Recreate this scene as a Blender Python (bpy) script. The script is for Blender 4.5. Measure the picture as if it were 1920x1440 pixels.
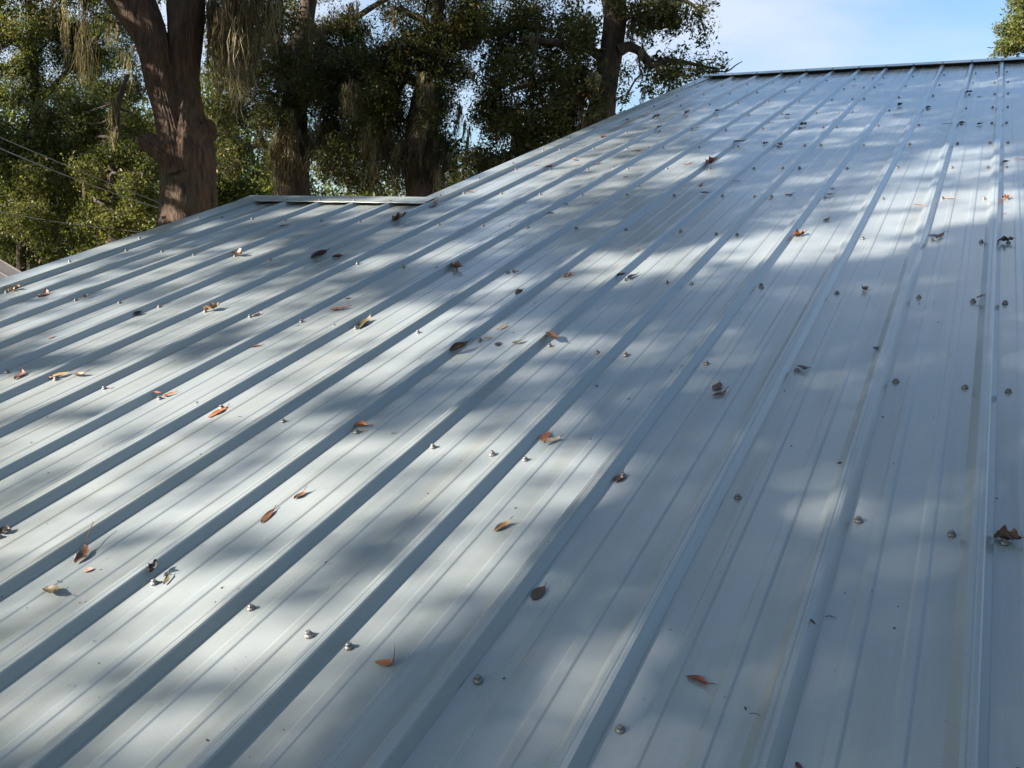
import bpy, math, random
import numpy as np
from mathutils import Vector, Matrix
for o in list(bpy.data.objects): bpy.data.objects.remove(o, do_unlink=True)
SC = bpy.context.scene
COL = SC.collection
rng = np.random.default_rng(7)
random.seed(7)

# ------------------------------------------------------------------ roof frame
# u runs along the ridge, v up the slope, n off the sheet; world X = u
PITCH = math.radians(18.435)
CT, ST = math.cos(PITCH), math.sin(PITCH)
RIB = 0.2286                 # major ribs every nine inches
U0 = 0.0579                  # centre line of the rib nearest the viewer
V_MAIN, V_WING, V_EAVE = 9.05, 3.80, -0.40
GROUND = -2.75
def W(u, v, n=0.0):
    return Vector((u, v * CT - n * ST, v * ST + n * CT))
M_ROOF = Matrix(((1, 0, 0), (0, CT, -ST), (0, ST, CT)))

# ------------------------------------------------------------------ camera
F_PX = 1652.16               # focal length in pixels of a 1920 wide frame
def rodrigues(w):
    w = np.array(w); t = np.linalg.norm(w); k = w / t
    K = np.array([[0, -k[2], k[1]], [k[2], 0, -k[0]], [-k[1], k[0], 0]])
    return np.eye(3) + math.sin(t) * K + (1 - math.cos(t)) * K @ K
R_CV = rodrigues((0.428255, 0.481822, 0.003742)) @ np.array([[1, 0, 0], [0, 0, -1], [0, 1, 0.]])
MR = np.array(M_ROOF)
CX, CY, CZ = (MR @ R_CV[0], -MR @ R_CV[1], -MR @ R_CV[2])   # camera axes in the world
EYE = np.array(W(0, 0, 0.91925))
cam_data = bpy.data.cameras.new('camera')
cam = bpy.data.objects.new('camera', cam_data); COL.objects.link(cam)
cam.matrix_world = Matrix([[CX[i], CY[i], CZ[i], EYE[i]] for i in range(3)] + [[0, 0, 0, 1]])
cam_data.sensor_width = 36.0
cam_data.lens = F_PX / 1920 * 36
cam_data.clip_start = 0.05; cam_data.clip_end = 3000
SC.camera = cam
def at(x, y, d):
    """point that stands d metres in front of the viewer, seen at (x, y) of the 1920 x 1440 photograph"""
    return EYE + d * (CX * (x - 960) / F_PX - CY * (y - 720) / F_PX - CZ)

# ------------------------------------------------------------------ sky, sun, exposure
S_PL = np.array([-math.cos(math.radians(36)) * 0.80, -math.cos(math.radians(36)) * 0.60, math.sin(math.radians(36))])
SUN = MR @ S_PL; SUN /= np.linalg.norm(SUN)                  # towards the sun
SUN_EL = math.asin(SUN[2]); SUN_AZ = math.atan2(SUN[0], SUN[1])   # clockwise from +Y
world = bpy.data.worlds.new('World'); SC.world = world; world.use_nodes = True
nt = world.node_tree; nt.nodes.clear()
def wn(t, **k):
    n = nt.nodes.new(t)
    for a, b in k.items(): setattr(n, a, b)
    return n
sky = wn('ShaderNodeTexSky', sky_type='NISHITA', sun_disc=False, sun_elevation=SUN_EL, sun_rotation=SUN_AZ, altitude=20, air_density=1.25, dust_density=0.9, ozone_density=4.0)
bg = wn('ShaderNodeBackground'); bg.inputs['Strength'].default_value = 0.055
tc = wn('ShaderNodeTexCoord'); mp = wn('ShaderNodeMapping'); mp.inputs['Scale'].default_value = (1.0, 1.0, 3.0); mp.inputs['Rotation'].default_value = (0.5, 0.3, 0.7); mp.inputs['Location'].default_value = (0.0, 0.1, 0.0)
no = wn('ShaderNodeTexNoise'); no.inputs['Scale'].default_value = 1.7; no.inputs['Detail'].default_value = 7; no.inputs['Roughness'].default_value = 0.5
rp = wn('ShaderNodeValToRGB'); rp.color_ramp.elements[0].position = 0.46; rp.color_ramp.elements[1].position = 0.62
rp.color_ramp.elements[1].color = (0.9, 0.9, 0.9, 1)
mx = wn('ShaderNodeMixRGB'); mx.inputs['Color2'].default_value = (3.5, 3.95, 4.7, 1)
wo = wn('ShaderNodeOutputWorld')
L = nt.links.new
L(tc.outputs['Generated'], mp.inputs['Vector']); L(mp.outputs['Vector'], no.inputs['Vector']); L(no.outputs['Fac'], rp.inputs['Fac'])
L(rp.outputs['Color'], mx.inputs['Fac']); L(sky.outputs['Color'], mx.inputs['Color1']); L(mx.outputs['Color'], bg.inputs['Color']); L(bg.outputs['Background'], wo.inputs['Surface'])
sd = bpy.data.lights.new('sun', 'SUN'); sd.energy = 5.0; sd.angle = math.radians(0.53); sd.color = (1.0, 0.84, 0.725)
sun = bpy.data.objects.new('sun', sd); COL.objects.link(sun)
sun.rotation_euler = Vector(SUN).to_track_quat('Z', 'Y').to_euler(); sun.location = (-30, -18, 25)
vs = SC.view_settings
SC.display_settings.display_device = 'sRGB'
vs.view_transform = 'Standard'; vs.look = 'None'; vs.gamma = 1.0; vs.use_curve_mapping = False
vs.exposure = 2.0
SC.cycles.max_bounces = 6; SC.cycles.diffuse_bounces = 3; SC.cycles.glossy_bounces = 3; SC.cycles.transmission_bounces = 4
SC.cycles.caustics_reflective = False; SC.cycles.caustics_refractive = False

# ------------------------------------------------------------------ helpers
def tag(o, label=None, cat=None, group=None, kind=None):
    if label: o['label'] = label
    if cat: o['category'] = cat
    if group: o['group'] = group
    if kind: o['kind'] = kind
    return o
def empty(name, loc=(0, 0, 0)):
    o = bpy.data.objects.new(name, None); COL.objects.link(o); o.location = loc; o.empty_display_size = 0.3
    return o
def put(name, mesh, parent=None, loc=None):
    o = bpy.data.objects.new(name, mesh); COL.objects.link(o)
    if parent is not None:
        o.parent = parent
        if parent.type == 'EMPTY': o.location = -parent.location     # meshes are written in world coordinates
    if loc is not None: o.location = loc
    return o
def mesh_np(name, verts, faces, mat, attr=None, smooth=True):
    verts = np.asarray(verts, np.float32); faces = np.asarray(faces, np.int32)
    k = faces.shape[1]; me = bpy.data.meshes.new(name)
    me.vertices.add(len(verts)); me.vertices.foreach_set('co', verts.ravel())
    me.loops.add(faces.size); me.loops.foreach_set('vertex_index', faces.ravel())
    me.polygons.add(len(faces)); me.polygons.foreach_set('loop_start', np.arange(0, faces.size, k, dtype=np.int32))
    me.polygons.foreach_set('loop_total', np.full(len(faces), k, np.int32))
    if smooth: me.polygons.foreach_set('use_smooth', np.ones(len(faces), bool))
    if attr is not None:
        a = me.attributes.new('tint', 'FLOAT', 'POINT'); a.data.foreach_set('value', np.asarray(attr, np.float32))
    me.update(calc_edges=True); me.materials.append(mat)
    return me
class MB:
    """collects simple shapes for one mesh"""
    def __init__(s): s.v = []; s.f = []
    def box(s, lo, hi, M=None):
        b = len(s.v)
        for z in (lo[2], hi[2]):
            for y in (lo[1], hi[1]):
                for x in (lo[0], hi[0]):
                    p = Vector((x, y, z)); s.v.append(M @ p if M else p)
        for q in ((0, 2, 3, 1), (4, 5, 7, 6), (0, 1, 5, 4), (2, 6, 7, 3), (0, 4, 6, 2), (1, 3, 7, 5)): s.f.append([b + i for i in q])
    def prism(s, prof, axis_lo, axis_hi, fn):
        """closed profile swept between two stations; fn(a, b, t) gives the point"""
        b = len(s.v); n = len(prof)
        for t in (axis_lo, axis_hi):
            for a, c in prof: s.v.append(Vector(fn(a, c, t)))
        for i in range(n): s.f.append([b + i, b + (i + 1) % n, b + n + (i + 1) % n, b + n + i])
        s.f.append([b + i for i in reversed(range(n))]); s.f.append([b + n + i for i in range(n)])
    def rings(s, rings, cap=True):
        b = len(s.v); n = len(rings[0])
        for r in rings: s.v.extend(Vector(p) for p in r)
        for k in range(len(rings) - 1):
            for i in range(n): s.f.append([b + k * n + i, b + k * n + (i + 1) % n, b + (k + 1) * n + (i + 1) % n, b + (k + 1) * n + i])
        if cap: s.f.append([b + i for i in reversed(range(n))]); s.f.append([b + (len(rings) - 1) * n + i for i in range(n)])
    def mesh(s, name, mat, smooth=False):
        me = bpy.data.meshes.new(name); me.from_pydata([tuple(p) for p in s.v], [], s.f)
        if smooth: me.polygons.foreach_set('use_smooth', [True] * len(me.polygons))
        me.materials.append(mat); me.update(); return me

# ------------------------------------------------------------------ materials
def mat(name):
    m = bpy.data.materials.new(name); m.use_nodes = True; t = m.node_tree
    return m, t, t.nodes['Principled BSDF'], t.nodes['Material Output']
def nn(t, kind, **k):
    n = t.nodes.new(kind)
    for a, b in k.items():
        if a in n.inputs.keys() if hasattr(n.inputs, 'keys') else False: n.inputs[a].default_value = b
        else: setattr(n, a, b)
    return n
def ramp(t, stops):
    r = t.nodes.new('ShaderNodeValToRGB'); e = r.color_ramp.elements
    e[0].position, e[0].color = stops[0][0], (*stops[0][1], 1); e[1].position, e[1].color = stops[-1][0], (*stops[-1][1], 1)
    for pos, c in stops[1:-1]:
        x = e.new(pos); x.color = (*c, 1)
    return r
def noise(t, scale, detail=4, rough=0.55, vec=None, stretch=None):
    n = t.nodes.new('ShaderNodeTexNoise'); n.inputs['Scale'].default_value = scale; n.inputs['Detail'].default_value = detail; n.inputs['Roughness'].default_value = rough
    if vec is not None:
        if stretch:
            m = t.nodes.new('ShaderNodeMapping'); m.inputs['Scale'].default_value = stretch; t.links.new(vec, m.inputs['Vector']); vec = m.outputs['Vector']
        t.links.new(vec, n.inputs['Vector'])
    return n
def simple(name, col, rough=0.6, metal=0.0, var=0.15, scale=20, bump=0.0):
    m, t, b, o = mat(name); c = t.nodes.new('ShaderNodeTexCoord')
    n = noise(t, scale, 5, 0.6, c.outputs['Object'])
    r = ramp(t, [(0.25, tuple(x * (1 - var) for x in col)), (0.75, tuple(min(1, x * (1 + var)) for x in col))])
    t.links.new(n.outputs['Fac'], r.inputs['Fac']); t.links.new(r.outputs['Color'], b.inputs['Base Color'])
    b.inputs['Roughness'].default_value = rough; b.inputs['Metallic'].default_value = metal
    if bump:
        bp = t.nodes.new('ShaderNodeBump'); bp.inputs['Strength'].default_value = bump; bp.inputs['Distance'].default_value = 0.01
        t.links.new(n.outputs['Fac'], bp.inputs['Height']); t.links.new(bp.outputs['Normal'], b.inputs['Normal'])
    return m
def roof_metal(name, base, warm):
    """pale coil-coated sheet: fine grain, faint runs of dirt down the slope, slight oil-canning"""
    m, t, b, o = mat(name); c = t.nodes.new('ShaderNodeTexCoord').outputs['Object']; K = t.links.new
    grain = noise(t, 420, 3, 0.7, c)
    runs = noise(t, 9, 6, 0.6, c, (2.2, 0.10, 1)); blot = noise(t, 2.6, 5, 0.6, c)
    speck = noise(t, 95, 3, 0.6, c)
    r1 = ramp(t, [(0.3, tuple(x * 0.84 for x in base)), (0.7, base)]); K(grain.outputs['Fac'], r1.inputs['Fac'])
    r2 = ramp(t, [(0.46, (1, 1, 1)), (0.74, warm)]); K(runs.outputs['Fac'], r2.inputs['Fac'])
    r3 = ramp(t, [(0.30, (0.89, 0.91, 0.93)), (0.70, (1, 1, 1))]); K(blot.outputs['Fac'], r3.inputs['Fac'])
    r4 = ramp(t, [(0.735, (1, 1, 1)), (0.77, (0.42, 0.38, 0.33))]); K(speck.outputs['Fac'], r4.inputs['Fac'])
    prev = r1.outputs['Color']
    for r in (r2, r3, r4):
        x = t.nodes.new('ShaderNodeMixRGB'); x.blend_type = 'MULTIPLY'; x.inputs['Fac'].default_value = 1
        K(prev, x.inputs['Color1']); K(r.outputs['Color'], x.inputs['Color2']); prev = x.outputs['Color']
    K(prev, b.inputs['Base Color'])
    b.inputs['Metallic'].default_value = 0.08; b.inputs['Coat Weight'].default_value = 0.85; b.inputs['Coat Roughness'].default_value = 0.16
    rr = ramp(t, [(0.3, (0.34,) * 3), (0.7, (0.44,) * 3)]); K(blot.outputs['Fac'], rr.inputs['Fac']); K(rr.outputs['Color'], b.inputs['Roughness'])
    wav = noise(t, 1.6, 2, 0.5, c, (2.6, 0.8, 1))
    b1 = t.nodes.new('ShaderNodeBump'); b1.inputs['Strength'].default_value = 0.22; b1.inputs['Distance'].default_value = 0.02; K(wav.outputs['Fac'], b1.inputs['Height'])
    b2 = t.nodes.new('ShaderNodeBump'); b2.inputs['Strength'].default_value = 0.05; b2.inputs['Distance'].default_value = 0.001; K(grain.outputs['Fac'], b2.inputs['Height']); K(b1.outputs['Normal'], b2.inputs['Normal'])
    K(b2.outputs['Normal'], b.inputs['Normal'])
    return m
def bark(name, dark, light, green=(0.05, 0.048, 0.028)):
    m, t, b, o = mat(name); c = t.nodes.new('ShaderNodeTexCoord').outputs['Object']; K = t.links.new
    rid = noise(t, 16, 6, 0.65, c, (1, 1, 0.16)); fine = noise(t, 60, 4, 0.6, c, (1, 1, 0.35)); lich = noise(t, 2.4, 5, 0.6, c)
    r = ramp(t, [(0.34, dark), (0.52, tuple((a + q) / 2 for a, q in zip(dark, light))), (0.70, light)]); K(rid.outputs['Fac'], r.inputs['Fac'])
    rl = ramp(t, [(0.46, (0, 0, 0)), (0.70, (0.7,) * 3)]); K(lich.outputs['Fac'], rl.inputs['Fac'])
    x = t.nodes.new('ShaderNodeMixRGB'); K(rl.outputs['Color'], x.inputs['Fac']); K(r.outputs['Color'], x.inputs['Color1']); x.inputs['Color2'].default_value = (*green, 1)
    K(x.outputs['Color'], b.inputs['Base Color']); b.inputs['Roughness'].default_value = 0.9
    ad = t.nodes.new('ShaderNodeMath'); ad.operation = 'ADD'; K(rid.outputs['Fac'], ad.inputs[0])
    mu = t.nodes.new('ShaderNodeMath'); mu.operation = 'MULTIPLY'; mu.inputs[1].default_value = 0.3; K(fine.outputs['Fac'], mu.inputs[0]); K(mu.outputs[0], ad.inputs[1])
    bp = t.nodes.new('ShaderNodeBump'); bp.inputs['Strength'].default_value = 1.0; bp.inputs['Distance'].default_value = 0.06; K(ad.outputs[0], bp.inputs['Height']); K(bp.outputs['Normal'], b.inputs['Normal'])
    return m
def foliage(name, stops, trans=0.35, rough=0.55):
    m, t, b, o = mat(name); K = t.links.new
    a = t.nodes.new('ShaderNodeAttribute'); a.attribute_name = 'tint'
    r = ramp(t, stops); K(a.outputs['Fac'], r.inputs['Fac']); K(r.outputs['Color'], b.inputs['Base Color'])
    b.inputs['Roughness'].default_value = rough; b.inputs['Specular IOR Level'].default_value = 0.3
    tr = t.nodes.new('ShaderNodeBsdfTranslucent'); g = t.nodes.new('ShaderNodeMixRGB'); g.blend_type = 'MULTIPLY'; g.inputs['Fac'].default_value = 1; g.inputs['Color2'].default_value = (1.5, 1.5, 0.6, 1)
    K(r.outputs['Color'], g.inputs['Color1']); K(g.outputs['Color'], tr.inputs['Color'])
    ms = t.nodes.new('ShaderNodeMixShader'); ms.inputs['Fac'].default_value = trans
    K(b.outputs['BSDF'], ms.inputs[1]); K(tr.outputs['BSDF'], ms.inputs[2]); K(ms.outputs['Shader'], o.inputs['Surface'])
    return m
M_SHEET = roof_metal('pale_metal_sheet', (0.282, 0.336, 0.343), (0.86, 0.82, 0.74))
M_TRIM = roof_metal('pale_metal_trim', (0.280, 0.330, 0.322), (0.86, 0.82, 0.74))
M_SHED = roof_metal('old_metal_sheet', (0.33, 0.31, 0.27), (0.72, 0.62, 0.52))
M_SCREW = simple('zinc_screw', (0.20, 0.205, 0.205), 0.52, 0.7, 0.1, 200)
M_RUBBER = simple('rubber_washer', (0.05, 0.05, 0.05), 0.7)
M_SIDING = simple('cream_siding', (0.55, 0.52, 0.45), 0.7, 0, 0.06, 6)
M_WOOD = simple('shed_board', (0.22, 0.18, 0.14), 0.8, 0, 0.25, 9, 0.3)
M_BARK_NEAR = bark('oak_bark', (0.014, 0.008, 0.005), (0.105, 0.060, 0.032))
M_BARK = bark('grey_oak_bark', (0.018, 0.013, 0.010), (0.085, 0.065, 0.045))  # bark of the other oaks, greyer than on the near trunk
M_MOSS = foliage('spanish_moss', [(0.0, (0.026, 0.023, 0.015)), (0.5, (0.092, 0.082, 0.052)), (1.0, (0.27, 0.255, 0.185))], 0.35, 0.9)
M_LEAF = foliage('oak_foliage', [(0.0, (0.017, 0.025, 0.008)), (0.45, (0.045, 0.058, 0.015)), (0.85, (0.10, 0.11, 0.028)), (1.0, (0.20, 0.12, 0.04))])
M_LEAF_SUN_TINT = foliage('sun_tinted_oak_foliage', [(0.0, (0.034, 0.050, 0.014)), (0.45, (0.088, 0.115, 0.031)), (0.85, (0.17, 0.185, 0.055)), (1.0, (0.26, 0.18, 0.065))])  # brighter copy of the oak foliage, sunlight put into its colour
M_LEAF_FAR = foliage('distant_foliage', [(0.0, (0.022, 0.034, 0.013)), (0.5, (0.05, 0.066, 0.024)), (1.0, (0.10, 0.115, 0.045))])
M_WIRE = simple('grey_cable', (0.30, 0.30, 0.29), 0.5)
M_WIRE_DARK = simple('black_cable', (0.03, 0.03, 0.03), 0.5)
# ground
m, t, b, o = mat('leaf_littered_ground'); c = t.nodes.new('ShaderNodeTexCoord').outputs['Object']
n1 = noise(t, 0.5, 6, 0.6, c); r = ramp(t, [(0.35, (0.05, 0.06, 0.02)), (0.55, (0.09, 0.08, 0.04)), (0.7, (0.14, 0.11, 0.07))]); t.links.new(n1.outputs['Fac'], r.inputs['Fac']); t.links.new(r.outputs['Color'], b.inputs['Base Color']); b.inputs['Roughness'].default_value = 0.95
n2 = noise(t, 9, 5, 0.7, c); bp = t.nodes.new('ShaderNodeBump'); bp.inputs['Distance'].default_value = 0.08; t.links.new(n2.outputs['Fac'], bp.inputs['Height']); t.links.new(bp.outputs['Normal'], b.inputs['Normal'])
M_GROUND = m

# ------------------------------------------------------------------ ground
gv, gf = [], []
N = 48; ext = np.concatenate([-np.geomspace(900, 8, N // 2), np.geomspace(8, 900, N // 2)])
for y in ext:
    for x in ext:
        r = math.hypot(x, y); gv.append((x, y, GROUND + (0.25 * math.sin(x * 0.13) * math.cos(y * 0.11) if r > 14 else 0.0)))
for j in range(N - 1):
    for i in range(N - 1): gf.append((j * N + i, j * N + i + 1, (j + 1) * N + i + 1, (j + 1) * N + i))
tag(put('ground', mesh_np('ground', gv, gf, M_GROUND)), kind='structure')
# ------------------------------------------------------------------ house
house = empty('house', (0, 4, GROUND))
tag(house, 'low house under a pale ribbed metal roof littered with dry leaves', 'house')
RH, RT, RF = 0.0190, 0.0095, 0.0155    # rib height, half its top, flank
def pan_profile(i_hi, i_lo, lap=True):
    """(u, n) points from the rib i_hi across to the rib i_lo; ribs are counted up slope-left of U0"""
    pts = []
    def rib(c, full=True, raise_=0.0):
        return [(c - RT - RF - 0.0022, 0.0), (c - RT - RF, 0.0 + raise_), (c - RT - RF + 0.0012, 0.0022 + raise_), (c - RT - 0.0022, RH - 0.0026 + raise_), (c - RT + 0.0006, RH - 0.0004 + raise_), (c - 0.0028, RH + raise_), (c, RH - 0.0009 + raise_),
                (c + 0.0028, RH + raise_), (c + RT - 0.0006, RH - 0.0004 + raise_), (c + RT + 0.0022, RH - 0.0026 + raise_), (c + RT + RF - 0.0012, 0.0022 + raise_), (c + RT + RF, 0.0 + raise_), (c + RT + RF + 0.0022, 0.0)]
    def minor(c):
        return [(c + sg * a, h) for sg, a, h in ((-1, .0150, 0), (-1, .0125, 0), (-1, .0108, .0004), (-1, .0085, .0016), (-1, .0068, .0020), (-1, .0045, .00215), (1, .0045, .00215), (1, .0068, .0020), (1, .0085, .0016), (1, .0108, .0004), (1, .0125, 0), (1, .0150, 0))]
    for i in range(i_hi, i_lo - 1, -1):
        c = U0 - i * RIB
        if i == i_hi and lap:
            r = rib(c, True, 0.0011)           # the sheet's own edge laps over its neighbour's rib
            pts += [(c - RT - RF + 0.002, 0.0011 + 0.0022)] + r[3:10] + [(c + RT + RF - 0.0012, 0.0024), (c + RT + RF, 0.0)]
        elif i == i_lo:
            pts += rib(c)[:10]
            break
        else:
            pts += rib(c)
        pts += minor(c + RIB / 3) + minor(c + 2 * RIB / 3)
    return pts
def panel_mesh(name, prof, v_top, material, v_lo=V_EAVE, th=0.0006):
    v, f = [], []
    n = len(prof)
    for (u, h) in prof:
        vt = v_top(u) if callable(v_top) else v_top
        v += [(u, v_lo, h), (u, vt, h)]
    for k in range(n - 1):
        a, b2 = 2 * k, 2 * k + 2
        if abs(v[a + 1][1] - v[b2 + 1][1]) > 0.5:      # step from the low wing to the main slope
            lo = min(v[a + 1][1], v[b2 + 1][1]); base = len(v)
            v += [(v[a][0], lo, v[a][2]), (v[b2][0], lo, v[b2][2])]
            f.append((a, b2, base + 1, base))
        else:
            f.append((a, b2, b2 + 1, a + 1))
    me = bpy.data.meshes.new(name); me.from_pydata(v, [], f); me.materials.append(material); me.update()
    return me
def roof_put(name, me, parent, back=0.0):
    o = bpy.data.objects.new(name, me); COL.objects.link(o); o.parent = parent
    off = -parent.location if parent.type == 'EMPTY' else Vector((0, 0, 0))
    if parent.type == 'EMPTY':
        if back: o.matrix_basis = Matrix.Translation(off + Vector((0, 2 * back * CT, 0))) @ (Matrix.Rotation(math.pi, 4, 'Z') @ M_ROOF.to_4x4())
        else: o.matrix_basis = Matrix.Translation(off) @ M_ROOF.to_4x4()
    return o
I_MAIN, I_WING = 11, 16
U_GABLE, U_WING = U0 - I_MAIN * RIB, U0 - I_WING * RIB
def top_of(u):
    return V_MAIN - 0.012 if u > U_GABLE - 0.02 else V_WING - 0.012
panels = {}
for hi in range(16, -24, -4):
    prof = pan_profile(hi, hi - 4, True)
    panels[hi] = roof_put('roof_panel', panel_mesh('roof_panel', prof, top_of, M_SHEET), house)
# rear slopes
for hi in range(20, -12, -4):
    prof = [(u, h) for (u, h) in pan_profile(hi, hi - 4, True) if u < -U_GABLE + 0.02]
    if len(prof) > 3: roof_put('roof_panel', panel_mesh('rear_roof_panel', prof, V_MAIN - 0.012, M_SHEET), house, V_MAIN)
prof = pan_profile(-11, -15, True)
roof_put('roof_panel', panel_mesh('rear_roof_panel', prof, V_WING - 0.012, M_SHEET), house, V_WING)

# ridge caps: a bent strip lying on the ribs with a hemmed lip; slight waves as nailed sheet has
def ridge_cap(v_r, u_a, u_b, wid, parent, lift=0.0):
    mb = MB(); segs = 34
    def row(u, k):
        wob = 0.0008 * math.sin(k * 2.1) + 0.0008 * math.sin(k * 0.9 + 1)
        h = RH + 0.002 + lift
        pts = [(v_r - wid, h - 0.0020 + wob), (v_r - wid - 0.002, h - 0.0008 + wob), (v_r - wid, h + 0.0015 + wob), (v_r - 0.012, h + 0.0045), (v_r, h + 0.0065)]
        front = [W(u, a, b2) for a, b2 in pts]
        ridge_y = v_r * CT
        back = [Vector((p.x, 2 * ridge_y - p.y, p.z)) for p in reversed(front[:-1])]
        top = front + back
        under = [Vector((p.x, p.y, p.z - 0.0014)) for p in reversed(top[2:-2])]
        return top + under
    mb.rings([row(u_a + (u_b - u_a) * k / segs, k) for k in range(segs + 1)])
    return put('ridge_cap', mb.mesh('ridge_cap', M_TRIM), parent)
cap_main = ridge_cap(V_MAIN, U_GABLE - 0.085, 4.9, 0.125, house, 0.013)
cap_wing = ridge_cap(V_WING, U_WING - 0.118, U_GABLE - 0.004, 0.105, house)
# foam closures under the caps, set back in the dark gap
for v_r, ua, ub in ((V_MAIN, U_GABLE + 0.02, 4.88), (V_WING, U_WING + 0.02, U_GABLE - 0.02)):
    mb = MB(); mb.prism([(v_r - 0.05, 0.004), (v_r - 0.03, 0.004), (v_r - 0.03, RH - 0.002), (v_r - 0.05, RH - 0.002)], ua, ub, lambda a, c, t_: W(t_, a, c))
    put('ridge_closure', mb.mesh('ridge_closure', M_RUBBER), house)
# rake trims along the two gable edges
def rake_trim(u_in, u_out, v_a, v_b, back_v, parent):
    mb = MB()
    prof = [(u_in, 0.006), (u_in - 0.0015, RH + 0.0035), (u_out + 0.006, RH + 0.0045), (u_out, RH), (u_out, -0.12), (u_out + 0.012, -0.125), (u_out + 0.004, -0.118), (u_out + 0.004, RH - 0.002), (u_in - 0.004, RH + 0.0015), (u_in - 0.0012, 0.006)]
    mb.prism(prof, v_a, v_b, lambda a, c, t_: W(a, t_, c))
    y2 = 2 * back_v * CT
    def back(a, c, t_):
        p = W(a, t_, c); return Vector((p.x, y2 - p.y, p.z))
    mb.prism(prof, V_EAVE, back_v - 0.02, back)
    return put('rake_trim', mb.mesh('rake_trim', M_TRIM), parent)
rk_main = rake_trim(U_GABLE + 0.019, U_GABLE - 0.082, V_WING - 0.02, V_MAIN - 0.02, V_MAIN, house)
rk_wing = rake_trim(U_WING + 0.019, U_WING - 0.115, V_EAVE, V_WING - 0.02, V_WING, house)
# eave trim
mb = MB(); mb.prism([(V_EAVE + 0.03, -0.002), (V_EAVE + 0.004, -0.004), (V_EAVE + 0.004, -0.14), (V_EAVE + 0.014, -0.14)], U_WING - 0.1, 4.9, lambda a, c, t_: W(t_, a, c)); put('eave_trim', mb.mesh('eave_trim', M_TRIM), house)
# walls of the main body and the wing, with lapped boards cut as courses
def gable_wall(x_face, v_r, th=0.14):
    mb = MB(); yr = v_r * CT; zr = v_r * ST; y0 = 0.12
    prof = [(y0, GROUND), (2 * yr - y0, GROUND), (2 * yr - y0, y0 * ST / CT - 0.05), (yr, zr - 0.05), (y0, y0 * ST / CT - 0.05)]
    mb.prism(prof, x_face, x_face + th, lambda a, c, t_: (t_, a, c))
    put('wall', mb.mesh('wall', M_SIDING), house)
gable_wall(U_WING - 0.02, V_WING); gable_wall(U_GABLE + 0.02, V_MAIN); gable_wall(4.6, V_MAIN)
for x0, x1, y in ((U_WING + 0.12, 4.6, 0.121), (U_GABLE + 0.16, 4.6, 2 * V_MAIN * CT - 0.26), (U_WING + 0.12, U_GABLE + 0.02, 2 * V_WING * CT - 0.26)):
    mb = MB(); mb.box((x0, y, GROUND), (x1, y + 0.14, -0.06)); put('wall', mb.mesh('wall', M_SIDING), house)

# screws with washer: hex head on a domed washer
def screw_mesh():
    mb = MB()
    def ring(r, z, n=10): return [(r * math.cos(2 * math.pi * k / n + 0.3), r * math.sin(2 * math.pi * k / n + 0.3), z) for k in range(n)]
    mb.rings([ring(0.0074, 0.0), ring(0.0078, 0.0010), ring(0.0076, 0.0022), ring(0.0066, 0.0036), ring(0.0054, 0.0046), ring(0.0046, 0.0050)])
    h = [[(r * math.cos(math.pi * k / 3), r * math.sin(math.pi * k / 3), z) for k in range(6)] for r, z in ((0.0047, 0.0042), (0.0047, 0.0080), (0.0036, 0.0090))]
    mb.rings(h)
    return mb.mesh('screw', M_SCREW)
SCREW = screw_mesh()
def screw(parent, u, v, n=0.0):
    o = bpy.data.objects.new('screw', SCREW); COL.objects.link(o); o.parent = parent
    if parent in (cap_main, cap_wing, rk_main, rk_wing):
        o.location = Vector(W(u, v, n)); o.rotation_euler = (PITCH + random.uniform(-.06, .06), random.uniform(-.06, .06), 0)
    else:
        o.location = (u, v, n); o.rotation_euler = (random.uniform(-.06, .06), random.uniform(-.06, .06), random.uniform(0, 1))
    s_ = random.uniform(0.93, 1.08); o.scale = (s_, s_, s_ * random.uniform(0.9, 1.1))
    return o
def in_view(u, v):
    p = np.array(W(u, v, 0)) - EYE; z = -p @ CZ
    if z < 0.3: return False
    x = 960 + F_PX * (p @ CX) / z; y = 720 - F_PX * (p @ CY) / z
    return -40 < x < 1960 and y < 1480
hidden = []
for k in range(-2, 13):
    for i in range(I_WING, -16, -1):
        v = 0.86 + 0.625 * k + random.uniform(-0.012, 0.012) - 0.004 * (8 - i)
        c = U0 - i * RIB
        spots = [c + 0.0435 + random.uniform(-.005, .005)]
        if i % 4 == 0: spots.append(c - 0.038 + random.uniform(-.004, .004))
        for u in spots:
            if v > top_of(u) - 0.16 or u < U_WING + 0.03: continue
            hi = min((h for h in panels if h >= (U0 - u) / RIB), default=16)
            if in_view(u, v): screw(panels[hi], u, v, 0.0004)
            else: hidden.append((u, v))
for i in range(I_MAIN, -8, -1): 
    if in_view(U0 - i * RIB, V_MAIN): screw(cap_main, U0 - i * RIB, V_MAIN - 0.105, RH + 0.016)
for i in range(I_WING - 1, I_MAIN, -1): screw(cap_wing, U0 - i * RIB, V_WING - 0.086, RH + 0.003)
for k in range(13): screw(rk_main, U_GABLE - 0.010, V_WING + 0.05 + 0.42 * k, RH + 0.0035)
for k in range(9): screw(rk_wing, U_WING - 0.012, 0.5 + 0.40 * k, RH + 0.0035)
# those outside the view are joined
n0 = np.array([tuple(p.co) for p in SCREW.vertices]); fs = [list(p.vertices) for p in SCREW.polygons]
hv, hf = [], []
for u, v in hidden:
    b0 = len(hv); hv += [(a + u, b2 + v, c2 + 0.0004) for a, b2, c2 in n0]; hf += [[b0 + q for q in f_] for f_ in fs]
me = bpy.data.meshes.new('screw_rows'); me.from_pydata(hv, [], hf); me.materials.append(M_SCREW)
tag(roof_put('screw_rows', me, house), kind='stuff')

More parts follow.
